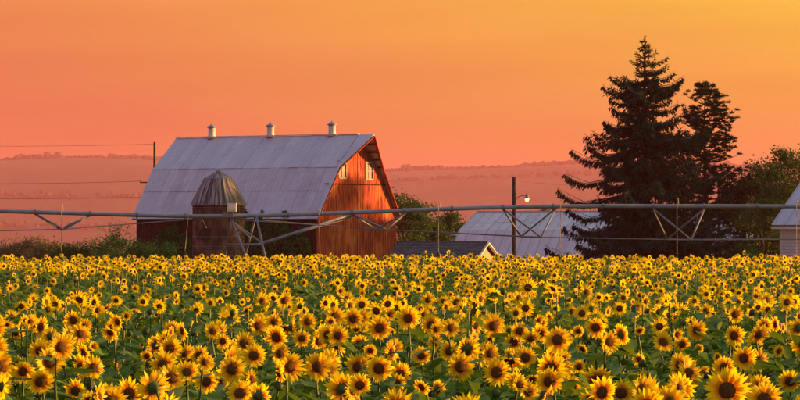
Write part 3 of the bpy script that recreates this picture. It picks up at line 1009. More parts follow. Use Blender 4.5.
def wire(a, b, sag, label, r=0.012):
    a, b = Vector(a), Vector(b)
    pts = []
    for i in range(25):
        t_ = i / 24
        p = a.lerp(b, t_)
        p.z -= sag * 4 * t_ * (1 - t_)
        pts.append(p)
    tag(MB().tube(pts, r, 5).build('power_line', M['wire']), label, 'wire', 'overhead wires')
wire(P(-160, 143, 255), P(154.5, 144, 262), 0.25, 'top wire leading left from the pole behind the barn', 0.014)
wire(P(-160, 180, 262), P(141.5, 181, 262), 0.3, 'middle wire running left from the cross arm, second down', 0.018)
wire(P(-160, 196, 262), P(152, 197, 262), 0.2, 'lowest of three wires running left over the hazy hill', 0.018)
wire(P(514, 181, 205), P(719, 178, 232), 0.5, 'thin wire from the lamp pole back into the spruce', 0.010)
wire(P(386, 218, 262), P(512, 222, 205), 0.25, 'thin service wire from the barn to the lamp pole', 0.012)

# ------------------------------------------------------------------ centre-pivot irrigation machine
def pd(px):                      # depth of the pipe line under a picture column
    # straight in plan: 93.5 m away at the left edge, 99.5 m at the right
    k0, k1 = -400 / FOC, 400 / FOC
    x0, y0, x1, y1 = k0 * 93.5, 93.5, k1 * 99.5, 99.5
    k = (px - 400) / FOC
    s = (x0 - k * y0) / (k * (y1 - y0) - (x1 - x0))
    return y0 + s * (y1 - y0)
knots = [(-60, 208.0), (0, 211.0), (60, 212.8), (135, 215.0), (190, 216.3), (235, 216.0), (300, 214.6), (360, 212.2), (420, 210.0), (480, 207.8), (540, 206.5), (620, 206.0), (700, 206.2), (800, 206.5), (870, 207)]
def py_pipe(px):
    return float(np.interp(px, [k[0] for k in knots], [k[1] for k in knots]))
def pp(px, dy=0.0, back=0.0):
    d = pd(px)
    q = P(px, py_pipe(px), d)
    q.z -= dy
    q.y += back
    return q
piv = empty('irrigation_boom', (pp(245).x, pp(245).y, 0))
tag(piv, 'long steel pivot irrigation boom stretching across the back of the field', 'irrigator')
piv_in = Vector(piv.location)
loc = lambda q: Vector(q) - piv_in
steps = list(range(-60, 871, 15))
MB().tube([loc(pp(x)) for x in steps], 0.074, 10).build('pipe', M['galv'], piv, True)
for x in (-20, 35, 90, 137, 185, 288, 352, 404, 452, 503, 553, 603, 653, 704, 757, 806):
    q, q2 = pp(x - 0.8), pp(x + 0.8)
    MB().tube([loc(q), loc(q2)], 0.105, 10).build('flange', M['galv_dark'], piv)
pdirv = (pp(800) - pp(0)); pdirv.z = 0; pdirv.normalize()
side = Vector((-pdirv.y, pdirv.x, 0))           # away from the camera
stations = [(35, 90, 62, 0.55, 0.60), (352, 407, 381, 0.62, 0.9), (503, 556, 531, 1.05, 1.35), (652, 705, 679, 1.18, 1.35), (806, 858, 832, 1.15, 1.35)]
rods_f, rods_b = [], []
tw_f = loc(pp(262, 0.95)) ; tw_b = loc(pp(262, 0.95)) + side * 0.8
for (xa, xb, xm, dz, hw) in stations:
    a, b, m_ = loc(pp(xa)), loc(pp(xb)), loc(pp(xm, dz))
    f, bk = m_ - side * hw, m_ + side * hw
    for (p, q) in ((a, f), (a, bk), (b, f), (b, bk)):
        MB().tube([p - Vector((0, 0, .06)), q], 0.032, 8).build('strut', M['strut'], piv, True)
    MB().tube([f, bk], 0.032, 8).build('cross_bar', M['strut'], piv, True)
    rods_f.append(f); rods_b.append(bk)
def rod(a, b):
    MB().tube([a, b], 0.018, 6).build('truss_rod', M['galv_dark'], piv)
lf, lb = loc(pp(-60, 0.8)), loc(pp(-60, 0.8)) + side * 1.0
rod(lf, rods_f[0]); rod(lb, rods_b[0])
end_l = loc(pp(192, 0.10))
rod(rods_f[0], end_l); rod(rods_b[0], end_l + side * .1)
for i in range(1, len(rods_f) - 1):
    rod(rods_f[i], rods_f[i + 1]); rod(rods_b[i], rods_b[i + 1])
# main brace pipes rising from the drive tower to the first station
MB().tube([loc(pp(258, 0.98)) - side * .3, loc(pp(352, 0.08))], 0.055, 8).build('brace', M['galv'], piv, True)
MB().tube([loc(pp(262, 0.98)) + side * .8, loc(pp(354, 0.12))], 0.04, 8).build('brace', M['galv'], piv, True)
rod(loc(pp(232, 0.12)), rods_f[1]); rod(loc(pp(258, 0.15)), rods_b[1])
# drive tower
tw = empty('tower', (0, 0, 0)); tw.parent = piv; tw.name = 'drive_tower'
top1, top2 = loc(pp(230, -0.02)), loc(pp(256, -0.02))
gnd = -0.0
foot = lambda px, s, z: Vector((loc(pp(px)).x, loc(pp(px)).y, 0)) + side * s + Vector((0, 0, z))
legs = [(top1, foot(249.5, -1.7, 0.55)), (top2, foot(263, -1.7, 0.55)), (top1, foot(229.5, 1.7, 0.55)), (top2, foot(246, 1.9, 0.55))]
for a, b in legs:
    MB().tube([a, b], 0.042, 8).build('leg', M['strut'], tw, True)
def on(i, z):
    a, b = legs[i]
    t_ = (z - a.z) / (b.z - a.z)
    return a.lerp(b, t_)
for z in (1.15, 1.95):
    MB().bar(on(0, z), on(1, z), 0.06).build('rung', M['galv'], tw)
    MB().bar(on(1, z), on(3, z), 0.05).build('rung', M['galv'], tw)
    MB().bar(on(2, z), on(0, z), 0.04).build('rung', M['galv_dark'], tw)
MB().bar(top1 + Vector((0, 0, -.15)), on(1, 2.0), 0.045).build('diagonal', M['galv'], tw)
MB().bar(legs[0][1] - side * .2 + Vector((0, 0, -.05)), legs[3][1] + side * .2 + Vector((0, 0, -.05)), 0.14).build('base_beam', M['galv_dark'], tw)
for q in (legs[0][1] - side * .3, legs[3][1] + side * .3):
    mb = MB()
    pts = [q + side * (0.45 * math.cos(k * math.pi / 10)) + Vector((0, 0, 0.45 * math.sin(k * math.pi / 10) - .05)) for k in range(21)]
    mb.tube(pts, 0.10, 8, False).build('tyre', M['black'], tw)
MB().tube([loc(pp(234, .25)) - side * .2, loc(pp(248, 0.75)) - side * .5], 0.022, 6).build('hose', M['hose'], tw)
cb = loc(pp(232, -0.17))
bx_ = MB().box(cb.x - .15, cb.x + .15, cb.y - .22, cb.y - .02, cb.z - .02, cb.z + .27).build('control_box', M['pale_box'], tw)
MB().box(cb.x - .11, cb.x + .11, cb.y - .235, cb.y - .22, cb.z + .04, cb.z + .20).build('lid', M['white_paint'], bx_)
MB().box(cb.x - .30, cb.x + .06, cb.y - .14, cb.y + .1, cb.z - .22, cb.z - .03).build('coupling', M['galv_dark'], tw)
# hanging drop hoses
drops = [(61.5, 205.5, 252, 0), (188.5, 213, 252, -3.5), (319, 211, 258, 1), (438.5, 203, 253, 0), (560.5, 200.5, 258, 0), (677, 199.5, 257, 0), (796.5, 176 + 26, 256, 0)]
for (x, yt, yb, lean) in drops:
    d = pd(x)
    a = P(x, yt, d - .14); b = P(x + lean, yb, d - .14)
    neck = [loc(P(x + 1.5, py_pipe(x) - 2.0, d)), loc(P(x + 1.2, yt - 1.0, d - .05)), loc(P(x, yt - 1.2, d - .12)), loc(a) + Vector((0, 0, -.05)), loc(a).lerp(loc(b), .5), loc(b)]
    h = MB().tube(neck, 0.013, 6).build('drop_hose', M['hose'], piv)
    MB().lathe([(0.03, -.12), (0.05, -.06), (0.03, .03)], 8, tuple(loc(b))).build('nozzle', M['black'], h)
MB().tube([loc(pp(202, .1)) - side * .1, loc(pp(206, .4)) - side * .1], 0.014, 6).build('drop_hose', M['hose'], piv)

# ------------------------------------------------------------------ conifers
def kites(acc, p, d, w):
    """narrow leaf shapes: base p, vector d, half-width vector w (all (n,3))"""
    n = len(p)
    V = np.stack([p, p + 0.45 * d + w, p + d, p + 0.45 * d - w], 1).reshape(-1, 3)
    b = np.arange(n)[:, None] * 4
    acc.add(V, np.concatenate([b + np.array([[0, 1, 2]]), b + np.array([[0, 2, 3]])]))

def spruce(loc, H, RB, seed, label):
    rng = np.random.default_rng(seed)
    root = empty('spruce_tree', loc)
    tag(root, label, 'tree')
    MB().tube([(0, 0, -.3), (0.03, 0, H * .3), (-.04, 0, H * .6), (0, 0, H - .2), (.05, 0, H + .45)], [0.34, 0.27, 0.16, 0.05, 0.012], 9).build('trunk', M['bark'], root)
    wood = MB()
    acc = Acc()
    z = 0.9
    while z < H - 0.15:   # whorls, some tiers long and some short, with daylight between them
        f = 1 - z / H
        nb = (9 if f > 0.62 else int(rng.integers(6, 8))) if f > 0.12 else 4
        a0 = rng.uniform(0, 6.28)
        tierk = rng.uniform(0.62, 1.18)
        for k in range(nb):
            az = a0 + k * 6.283 / nb + rng.normal(0, 0.22)
            L = max(0.22, RB * f ** 0.86 * tierk * rng.uniform(0.5, 1.1) * (1.35 if rng.random() < 0.16 else 1))
            L = min(L, 8.6 * f ** 0.70)
            if z < 1.6: L *= 0.9
            out = np.array([math.cos(az), math.sin(az), 0.0])
            sd = np.array([-math.sin(az), math.cos(az), 0.0])
            rise = 0.30 - 0.62 * f ** 0.7 + rng.normal(0, 0.06)
            sag = 0.10 + 0.22 * f
            m = max(4, int(L / 0.13))
            s = np.linspace(0.08, 1, m)
            zc = z + rng.normal(0, 0.12)
            zz = zc + L * (rise * s - sag * np.sin(np.pi * s * 0.85) * s + 0.16 * s ** 3)
            c = out[None] * (L * s)[:, None] + sd[None] * (0.06 * L * np.sin(s * 3 + az))[:, None]
            c[:, 2] = zz
            ii = [0, m // 3, 2 * m // 3, m - 1]
            wood.tube([c[i] for i in ii], [0.05 * (0.3 + L / 4), 0.035 * (0.3 + L / 5), 0.02, 0.008], 4, False)
            # side twigs in a drooping fan, hanging strands below
            tl = np.clip(0.30 * L, 0.22, 0.95) * (1.08 - s) ** 0.6 + 0.10
            for sg in (-1, 1):
                d = (sd[None] * sg * 0.9 + out[None] * 0.75) * tl[:, None] * rng.uniform(0.6, 1.15, m)[:, None]
                d[:, 2] -= tl * rng.uniform(0.10, 0.55, m)
                w = np.cross(d, [0, 0, 1.0]); w /= np.linalg.norm(w, axis=1)[:, None] + 1e-6
                kites(acc, c, d, w * 0.07)
                for q in range(5):
                    pf = rng.uniform(0.2, 0.95, m)[:, None]
                    b = c + d * pf
                    hd = d * 0.25 + rng.normal(0, 0.07, (m, 3))
                    hd[:, 2] = -rng.uniform(0.12, 0.42, m) * (0.55 + 0.6 * f) * np.clip(L / 2.2, .35, 1.1)
                    w2 = rng.normal(size=(m, 3)); w2[:, 2] *= 0.2
                    w2 /= np.linalg.norm(w2, axis=1)[:, None]
                    kites(acc, b, hd, w2 * 0.06)
            hd = out[None] * 0.12 + rng.normal(0, 0.08, (m, 3))
            hd[:, 2] += 0.10
            kites(acc, c, hd, sd[None] * 0.05 + np.zeros((m, 3)))
            tip = np.repeat(c[-1:], 5, 0)
            hd = out[None] * 0.22 + rng.normal(0, 0.10, (5, 3)); hd[:, 2] += 0.10
            kites(acc, tip, hd, sd[None] * 0.035 + np.zeros((5, 3)))
        z += rng.uniform(0.36, 0.70) * (0.62 + 0.5 * f)
    p = np.repeat([[0, 0, H]], 26, 0) + np.stack([np.zeros(26), np.zeros(26), rng.uniform(-1.2, .3, 26)], -1)
    d = rng.normal(0, 0.16, (26, 3)); d[:, 2] = rng.uniform(0, .3, 26)
    kites(acc, p, d, np.cross(d, [0, 0, 1.0]) * 0.15 + 0.02)
    tag(wood.build('limb', M['bark'], root), kind='stuff')
    link('crown', acc.mesh('crown', [M['needle']]), root)

def pine(loc, H, RB, seed, label, z0=2.0):
    rng = np.random.default_rng(seed)
    root = empty('pine_tree', loc)
    tag(root, label, 'tree')
    MB().tube([(0, 0, -.3), (0.08, 0, H * .4), (-.05, 0, H * .75), (0, 0, H - .1)], [0.22, 0.17, 0.09, 0.02], 8).build('trunk', M['bark'], root)
    wood, acc = MB(), Acc()
    z = z0
    tuft = []
    while z < H:
        f = 1 - z / H
        for k in range(int(rng.integers(5, 8))):
            az = rng.uniform(0, 6.28)
            L = RB * min(1.0, 0.22 + 1.35 * f ** 0.85) * rng.uniform(0.45, 1.05)
            o = Vector((math.cos(az), math.sin(az), 0))
            rise = 0.15 + 0.35 * (1 - f) + rng.normal(0, .1)
            b = Vector((0, 0, z)); mid = b + o * L * .55 + Vector((0, 0, L * rise * .35)); e = b + o * L + Vector((0, 0, L * (rise * .6 + .12)))
            wood.tube([b, mid, e], [0.05, 0.03, 0.012], 4, False)
            tuft.append(e)
            for q in range(max(2, int(L / 0.32))):
                t_ = rng.uniform(0.3, 0.98)
                c = b.lerp(mid, t_ * 2) if t_ < .5 else mid.lerp(e, t_ * 2 - 1)
                tp = c + Vector((rng.normal(0, .28), rng.normal(0, .28), rng.uniform(0.02, .38)))
                wood.tube([c, tp], [0.014, 0.007], 3, False)
                tuft.append(tp)
        z += rng.uniform(0.28, 0.5)
    T = np.array([t_[:] for t_ in tuft])
    n = 46
    p = np.repeat(T, n, 0)
    u = rng.normal(size=(len(p), 3)); u[:, 2] = np.abs(u[:, 2]) * 0.9 - 0.1
    u /= np.linalg.norm(u, axis=1)[:, None]
    d = u * rng.uniform(0.16, 0.34, len(p))[:, None]
    w = np.cross(d, rng.normal(size=(len(p), 3))); w /= np.linalg.norm(w, axis=1)[:, None] + 1e-6
    kites(acc, p, d, w * 0.024)
    tag(wood.build('limb', M['bark'], root), kind='stuff')
    link('crown', acc.mesh('crown', [M['pine']]), root)

q = P(645, 220, 185)
spruce((q.x, q.y, LOW), P(0, 42, 185).z - LOW, 10.2, 21, 'tall dark spruce with drooping boughs in front of the pale shed')
q = P(705, 220, 204)
pine((q.x, q.y, LOW), P(0, 88, 204).z - LOW, 3.9, 8, 'tufted pine standing just right of the tall spruce')

TG = 'trees beside the farmyard'
def at_tree(px, top, d): 
    p = P(px, top, d)
    return (p.x, p.y, LOW), p.z - LOW
l, h = at_tree(781, 141, 214)
limb_tree('broadleaf_tree', l, h, 3.3, 3.2, 31, 15000, 0.20, 'airy broadleaf tree reaching above the white sided house', group=TG, lumps=30)
l, h = at_tree(747, 172, 205)
limb_tree('broadleaf_tree', l, h, 2.3, 1.2, 32, 11000, 0.18, 'low dark leafy tree between the pine and the white house', group=TG)
l, h = at_tree(765, 196, 198)
limb_tree('broadleaf_tree', l, h, 2.0, 0.3, 33, 9000, 0.16, 'short bushy tree standing against the left corner of the white house', group=TG)
l, h = at_tree(812, 150, 228)
limb_tree('broadleaf_tree', l, h, 3.6, 2.5, 34, 10000, 0.22, 'leafy tree behind the white house roof at the right edge', group=TG)
l, h = at_tree(403, 194, 276)
limb_tree('broadleaf_tree', l, h, 3.0, 0.8, 35, 11000, 0.24, 'round olive tree just behind the right edge of the barn gable', group=TG)
l, h = at_tree(424, 203, 282)
limb_tree('broadleaf_tree', l, h, 2.6, 0.6, 36, 9000, 0.24, 'middle one of three olive trees between barn and pale shed', group=TG)
l, h = at_tree(450, 209, 288)
limb_tree('broadleaf_tree', l, h, 2.4, 0.5, 37, 8000, 0.24, 'lowest olive tree, touching the left end of the pale shed', group=TG)
l, h = at_tree(545, 206, 300)
limb_tree('broadleaf_tree', l, h, 2.6, 0.5, 38, 5000, 0.24, 'small dark tree top peeping over the pale shed ridge', group=TG)
# unseen barn and trees added beyond the right edge to shade gable, silo, spruce
TALL = empty('shade_barn', (50.0, 245.0, LOW), -TH)
tag(TALL, 'tall plain unseen barn added to shade the lower red gable', 'barn')
hbz = 10.0 - LOW
MB().box(0, 9, 0, 22, 0, hbz - 3.2).build('wall', M['barn_red'], TALL)
mb = MB()
mb.prism([(-0.4, -0.4, hbz - 3.4), (4.5, -0.4, hbz), (9.4, -0.4, hbz - 3.4)], (0, 22.8, 0)).build('roof', M['roof_metal'], TALL)
for k, (x, y, h, z0_, nl_, lm) in enumerate(((44, 239.7, 18.0, 0.8, 16000, 40), (50, 194, 19.5, 0.8, 14000, 40), (53, 202, 21.0, 0.8, 14000, 40), (50, 211, 17.0, 0.8, 12000, 40), (66, 255.3, 16.2, 12.2, 2200, 4))):
    limb_tree('broadleaf_tree', (x, y, LOW), h, 4.4, z0_, 50 + k, nl_, 0.36, ('broad unseen tree added to shade the silo', 'unseen tree added to shade the spruce, closest to the field', 'tallest unseen tree added to shade the spruce', 'shortest of three unseen trees added to shade the spruce', 'high-crowned unseen tree added to mottle the red gable with shade')[k], group='unseen shade trees', lumps=lm)

SG = 'shrubs along the left field edge'
def shrub(px, top, d, rr_, seed, n, leaf, mat, label):
    p = P(px, top, d)
    g = float(gz(p.x, p.y))
    limb_tree('shrub', (p.x, p.y, g), (p.z - g) * (1.12 if px == 118 else 0.97), rr_, 0.15, seed, n, leaf, label, 'shrub', SG, mat, lumps=22, trunk_r=0.07, stems=4)
shrub(8, 242, 330, 3.4, 61, 6000, 0.20, 'shrub_leaf', 'pale hazy shrub at the very left edge of the field')
shrub(33, 240, 330, 3.2, 62, 6000, 0.20, 'shrub_leaf', 'pale hazy shrub, second from the left edge')
shrub(52, 243, 300, 2.4, 63, 5000, 0.18, 'shrub_leaf', 'small tawny shrub below the left truss of the boom')
shrub(66, 244, 250, 2.0, 64, 5000, 0.16, 'tree_leaf', 'grey green shrub right of the hanging hose at far left')
shrub(84, 243, 250, 1.9, 65, 5000, 0.16, 'tree_leaf', 'low green shrub left of the dark twiggy bush')
shrub(101, 238, 215, 1.7, 66, 5000, 0.14, 'ivy_leaf', 'dark bush left of the tall twiggy bush')
shrub(118, 229, 212, 1.7, 67, 6000, 0.13, 'ivy_leaf', 'tallest dark bush with twigs against the haze, left of the barn')
shrub(138, 239, 214, 1.8, 68, 6000, 0.14, 'ivy_leaf', 'dark bush touching the left corner of the barn')
shrub(160, 243, 216, 1.9, 69, 6000, 0.14, 'ivy_leaf', 'dark bush in front of the barn wall left of the silo')
shrub(470, 250, 250, 1.5, 70, 3000, 0.16, 'tree_leaf', 'small bush between the garage and the pale shed')
shrub(724, 246, 180, 1.6, 71, 6000, 0.13, 'tree_leaf', 'low bush at the foot of the pine')
shrub(748, 243, 182, 1.6, 72, 6000, 0.13, 'ivy_leaf', 'low dark bush left of the white house')

# bare twigs poking out of the tallest bush
p = P(117, 229, 212)
tb = [o for o in COL.objects if o.get('label', '').startswith('tallest dark bush')][0]
mb = MB()
for dx, dz in ((-1.6, -0.35), (-1.2, 0.15), (-0.5, 0.25), (0.2, 0.35), (0.75, 0.2)):
    H_ = p.z - LOW
    mb.tube([(0, 0, H_ * .4), (dx * .5, 0, H_ * .8), (dx, -.1, H_ + dz)], [0.03, 0.02, 0.006], 4)
mb.build('twig', M['bark'], tb)

# ------------------------------------------------------------------ sunflowers
def petal_geo(rng, n, R_, rd, layers=2, seg=3):
    V, F = [], []
    cup = rng.normal(0.0, 0.22)            # flat, cupped or swept back as a whole
    for ly in range(layers):
        for k in range(n):
            a = 2 * math.pi * (k + 0.5 * ly) / n + rng.normal(0, 0.05)
            L = (R_ - rd * 0.8) * rng.uniform(0.80, 1.08) * (1 - 0.08 * ly)
            wd = R_ * rng.uniform(0.075, 0.115)
            lift = rng.normal(0.10 + 0.16 * ly + cup, 0.15)       # towards the face (+) or back
            curl = rng.normal(0.0, 0.10) - 0.06
            er, et = np.array([math.cos(a), 0, math.sin(a)]), np.array([-math.sin(a), 0, math.cos(a)])
            tw = rng.normal(0, 0.25)
            b = len(V)
            prof = [(0, 0.45), (0.35, 1.0), (0.72, 0.75)] if seg == 3 else [(0, 0.5), (0.5, 1.0)]
            for (s, w) in prof:
                c = er * (rd * 0.8 + L * s)
                c = c + np.array([0, -1, 0]) * (L * (lift * s + curl * s * s) - 0.004 * ly)
                ww = (et * math.cos(tw) + np.array([0, -1, 0]) * math.sin(tw)) * wd * w
                V += [c - ww, c + ww]
            c = er * (rd * 0.8 + L) + np.array([0, -1, 0]) * L * (lift + curl * 1.2)
            V.append(c)
            m = len(prof)
            for i in range(m - 1):
                F += [(b + 2 * i, b + 2 * i + 1, b + 2 * i + 3), (b + 2 * i, b + 2 * i + 3, b + 2 * i + 2)]
            F.append((b + 2 * m - 2, b + 2 * m - 1, b + 2 * m))
    return np.array(V), np.array(F)
def dome_geo(rd, depth, seg, rings, sgn=-1):
    V, F = [(0, sgn * depth, 0)], []
    for i in range(1, rings + 1):
        s = i / rings
        y = sgn * depth * (1 - 0.55 * s ** 4 - 0.45 * s ** 2 - 0.18 * math.exp(-(s / 0.35) ** 2) * (1 if rings > 2 else 0))
        for k in range(seg):
            a = 2 * math.pi * k / seg
            V.append((rd * s * math.cos(a), y, rd * s * math.sin(a)))
    for k in range(seg):
        F.append((0, 1 + k, 1 + (k + 1) % seg))
    for i in range(rings - 1):
        for k in range(seg):
            a, b = 1 + i * seg + k, 1 + i * seg + (k + 1) % seg
            F += [(a, a + seg, b), (b, a + seg, b + seg)]
    return np.array(V, float), np.array(F)
def calyx_geo(rng, rd, nsep, depth=0.05, closed=0.0):
    V, F = dome_geo(rd * 1.05, depth, 10, 2, +1)
    V, F = [tuple(v) for v in V], [tuple(f) for f in F]
    for k in range(nsep):
        a = 2 * math.pi * k / nsep + rng.normal(0, .1)
        er, et = np.array([math.cos(a), 0, math.sin(a)]), np.array([-math.sin(a), 0, math.cos(a)])
        L = rd * rng.uniform(0.55, 0.95)
        r0 = rd * 0.95
        out = er * (1 - closed * 1.4) + np.array([0, -1, 0]) * (closed * 1.2 - 0.1 + rng.normal(0, .15))
        b = len(V)
        c0_ = er * r0 + np.array([0, 0.005, 0])
        V += [tuple(c0_ - et * rd * .16), tuple(c0_ + et * rd * .16), tuple(c0_ + out * L)]
        F.append((b, b + 1, b + 2))
    return np.array(V), np.array(F)
def leaf_geo(rng, big=True):
    """heart shaped blade along +x, unit length, folded at the midrib and drooping"""
    st = [(0.0, 0.0), (0.10, 0.30), (0.30, 0.42), (0.60, 0.30), (0.85, 0.12)] if big else [(0.0, 0.0), (0.25, 0.40), (0.7, 0.2)]
    droop = rng.uniform(0.25, 0.6)
    fold = rng.uniform(0.05, 0.3)
    V, F = [], []
    zc = lambda s: -droop * s * s + 0.06 * math.sin(s * 9 + droop * 20)
    for s, w in st:
        V += [(s - (0.06 if s == .10 else 0), -w, zc(s) + fold * w), (s, 0, zc(s)), (s - (0.06 if s == .10 else 0), w, zc(s) + fold * w * rng.uniform(.5, 1.4))]
    V.append((1.0, 0, zc(1.0)))
    m = len(st)
    for i in range(m - 1):
        a = 3 * i
        F += [(a, a + 3, a + 4), (a, a + 4, a + 1), (a + 1, a + 4, a + 5), (a + 1, a + 5, a + 2)]
    a = 3 * (m - 1); t_ = 3 * m
    F += [(a, t_, a + 1), (a + 1, t_, a + 2)]
    return np.array(V), np.array(F)

# where plants stand: a jittered grid over the part of the field in view and a margin beside it
cell = 0.47
plants = []
prng = np.random.default_rng(5)
D0, D1 = 15.8, 89.5
yy = D0
while yy < D1:
    hw = 400.0 / FOC * yy * 1.14 + 1.2
    xx = -hw
    c = cell * (1.0 if yy < 60 else 0.95)
    while xx < hw:
        plants.append((xx + prng.uniform(-.24, .24), yy + prng.uniform(-.24, .24)))
        xx += c
    yy += c
plants = np.array(plants)
NPL = len(plants)
D = plants[:, 1]
PX = 400 + plants[:, 0] / D * FOC
# patches where fewer heads are open (the green band at the left)
lnD = np.log(D)
patch = np.sin(plants[:, 0] / D * 34 + 2.2 * np.sin(lnD * 6)) * 0.45 + np.sin(lnD * 15.5 + 1.1 + plants[:, 0] / D * 9) * 0.55
band = sstep(36.5, 40, D) * (1 - sstep(63, 68, D))
leftness = 1 - sstep(230, 470, PX)
front = sstep(28, 31, D) * (1 - sstep(36, 38, D))
bloom_p = 0.45 + 0.13 * (1 - sstep(27, 31, D)) + 0.30 * patch * (1 - sstep(60, 68, D)) * (1 - 0.8 * band) + 0.10 * front - band * (0.13 + 0.21 * leftness) + 0.22 * sstep(63, 69, D) - 0.16 * (1 - sstep(18.5, 20.5, D))
r1 = prng.random(NPL)
kind = np.where(r1 < bloom_p, 0, np.where(prng.random(NPL) < 0.30, 1, 2))      # 0 open head, 1 green bud, 2 leaves only
Hh = 1.58 + 0.07 * front - 0.13 * band - 0.06 * sstep(62, 75, D) + prng.normal(0, 1, NPL) * (0.13 - 0.06 * sstep(36, 45, D)) + 0.05 * patch * (1 - band)
Hh = np.where(kind == 1, Hh - 0.16, np.where(kind == 2, Hh - 0.16, Hh))
Hh = np.clip(Hh, 1.0, 1.90 - 0.27 * sstep(40, 80, D))
yaw = prng.normal(0.12, 0.52, NPL)
wild = prng.random(NPL) < 0.13
yaw = np.where(wild, prng.uniform(-3.1, 3.1, NPL), yaw)
tilt = prng.normal(-0.02, 0.22, NPL)
tilt = np.where(prng.random(NPL) < 0.10, prng.uniform(0.45, 1.1, NPL), tilt)      # some heads droop
hsz = np.clip(prng.normal(0.89, 0.15, NPL), 0.5, 1.15)
hsz = np.where(prng.random(NPL) < 0.16, hsz * 0.62, hsz)
hsz = hsz * (1 - 0.20 * sstep(36, 42, D))
Hh += np.where((prng.random(NPL) < 0.03) & (D > 40), 0.14, 0)
PY = 220 + (EYE - Hh) * FOC / D
vis = (PX > -6) & (PX < 806) & (PY < 408) & (kind < 2)
order = np.argsort(np.where(vis, D, 1e9))
chosen = set(order[:300].tolist())

# meshes of the near plants, shared between them
vr = np.random.default_rng(99)
HEADS = []
for k in range(16):
    rd = 0.041 + 0.008 * vr.random()
    Vp, Fp = petal_geo(vr, int(vr.integers(16, 25)), 0.126, rd, 2)
    Vd, Fd = dome_geo(rd, 0.020, 18, 5)
    Vc, Fc = calyx_geo(vr, rd, 14)
    HEADS.append((tri_mesh('flower_head', Vc, Fc, [M['calyx']], smooth=True), tri_mesh('petals', Vp, Fp, [M['petal_near']]), tri_mesh('seed_disc', Vd, Fd, [M['disc']], smooth=True)))
Vb, Fb = calyx_geo(vr, 0.036, 16, 0.045, 0.75)
BUD = tri_mesh('bud', Vb, Fb, [M['calyx']], smooth=True)
Vb, Fb = dome_geo(0.034, 0.022, 12, 3)
BUD_TOP = tri_mesh('bud_top', Vb, Fb, [M['calyx']], smooth=True)
STEMS = []
for k in range(4):
    w1, w2 = vr.normal(0, 0.02, 2)
    STEMS.append(MB().tube([(0, 0, -0.05), (w1, w2, 0.5), (-w1, w2, 0.85), (0, 0.004, 0.955), (0, -0.012, 0.985), (0, -0.030, 0.996)], [0.012, 0.011, 0.009, 0.0075, 0.008, 0.010], 6).mesh('stem', M['stem'], True))
LEAVES = []
for k in range(5):
    Vl, Fl = leaf_geo(vr)
    LEAVES.append(tri_mesh('leaf', Vl, Fl, [M['leaf']], smooth=True))

COLS = [(-99, 70, 'under the pale shrubs'), (70, 140, 'under the dark bushes'), (140, 188, 'under the left barn roof'), (188, 250, 'under the silo'), (250, 317, 'under the ivy wall'), (317, 398, 'under the red gable'),
        (398, 455, 'under the garage roof'), (455, 505, 'under the garage gable'), (505, 550, 'under the lamp pole'), (550, 610, 'under the spruce, left side'), (610, 680, 'under the spruce trunk'), (680, 745, 'under the pine'), (745, 999, 'under the white house')]
ROWS = [(0, 334, 'fifth band up'), (334, 350, 'fourth band up'), (350, 368, 'third band up'), (368, 386, 'second band up'), (386, 999, 'bottom band')]
ORD = 'first second third fourth fifth sixth seventh eighth ninth tenth eleventh twelfth thirteenth fourteenth fifteenth sixteenth seventeenth eighteenth nineteenth twentieth'.split()
ORD += ['twenty-' + w for w in ORD[:9]]
cells = {}
for i in chosen:
    c = [k for k, q in enumerate(COLS) if q[0] <= PX[i] < q[1]][0]
    r = [k for k, q in enumerate(ROWS) if q[0] <= PY[i] < q[1]][0]
    cells.setdefault((c, r, int(kind[i])), []).append(i)
SG = 'sunflowers in the front of the field'
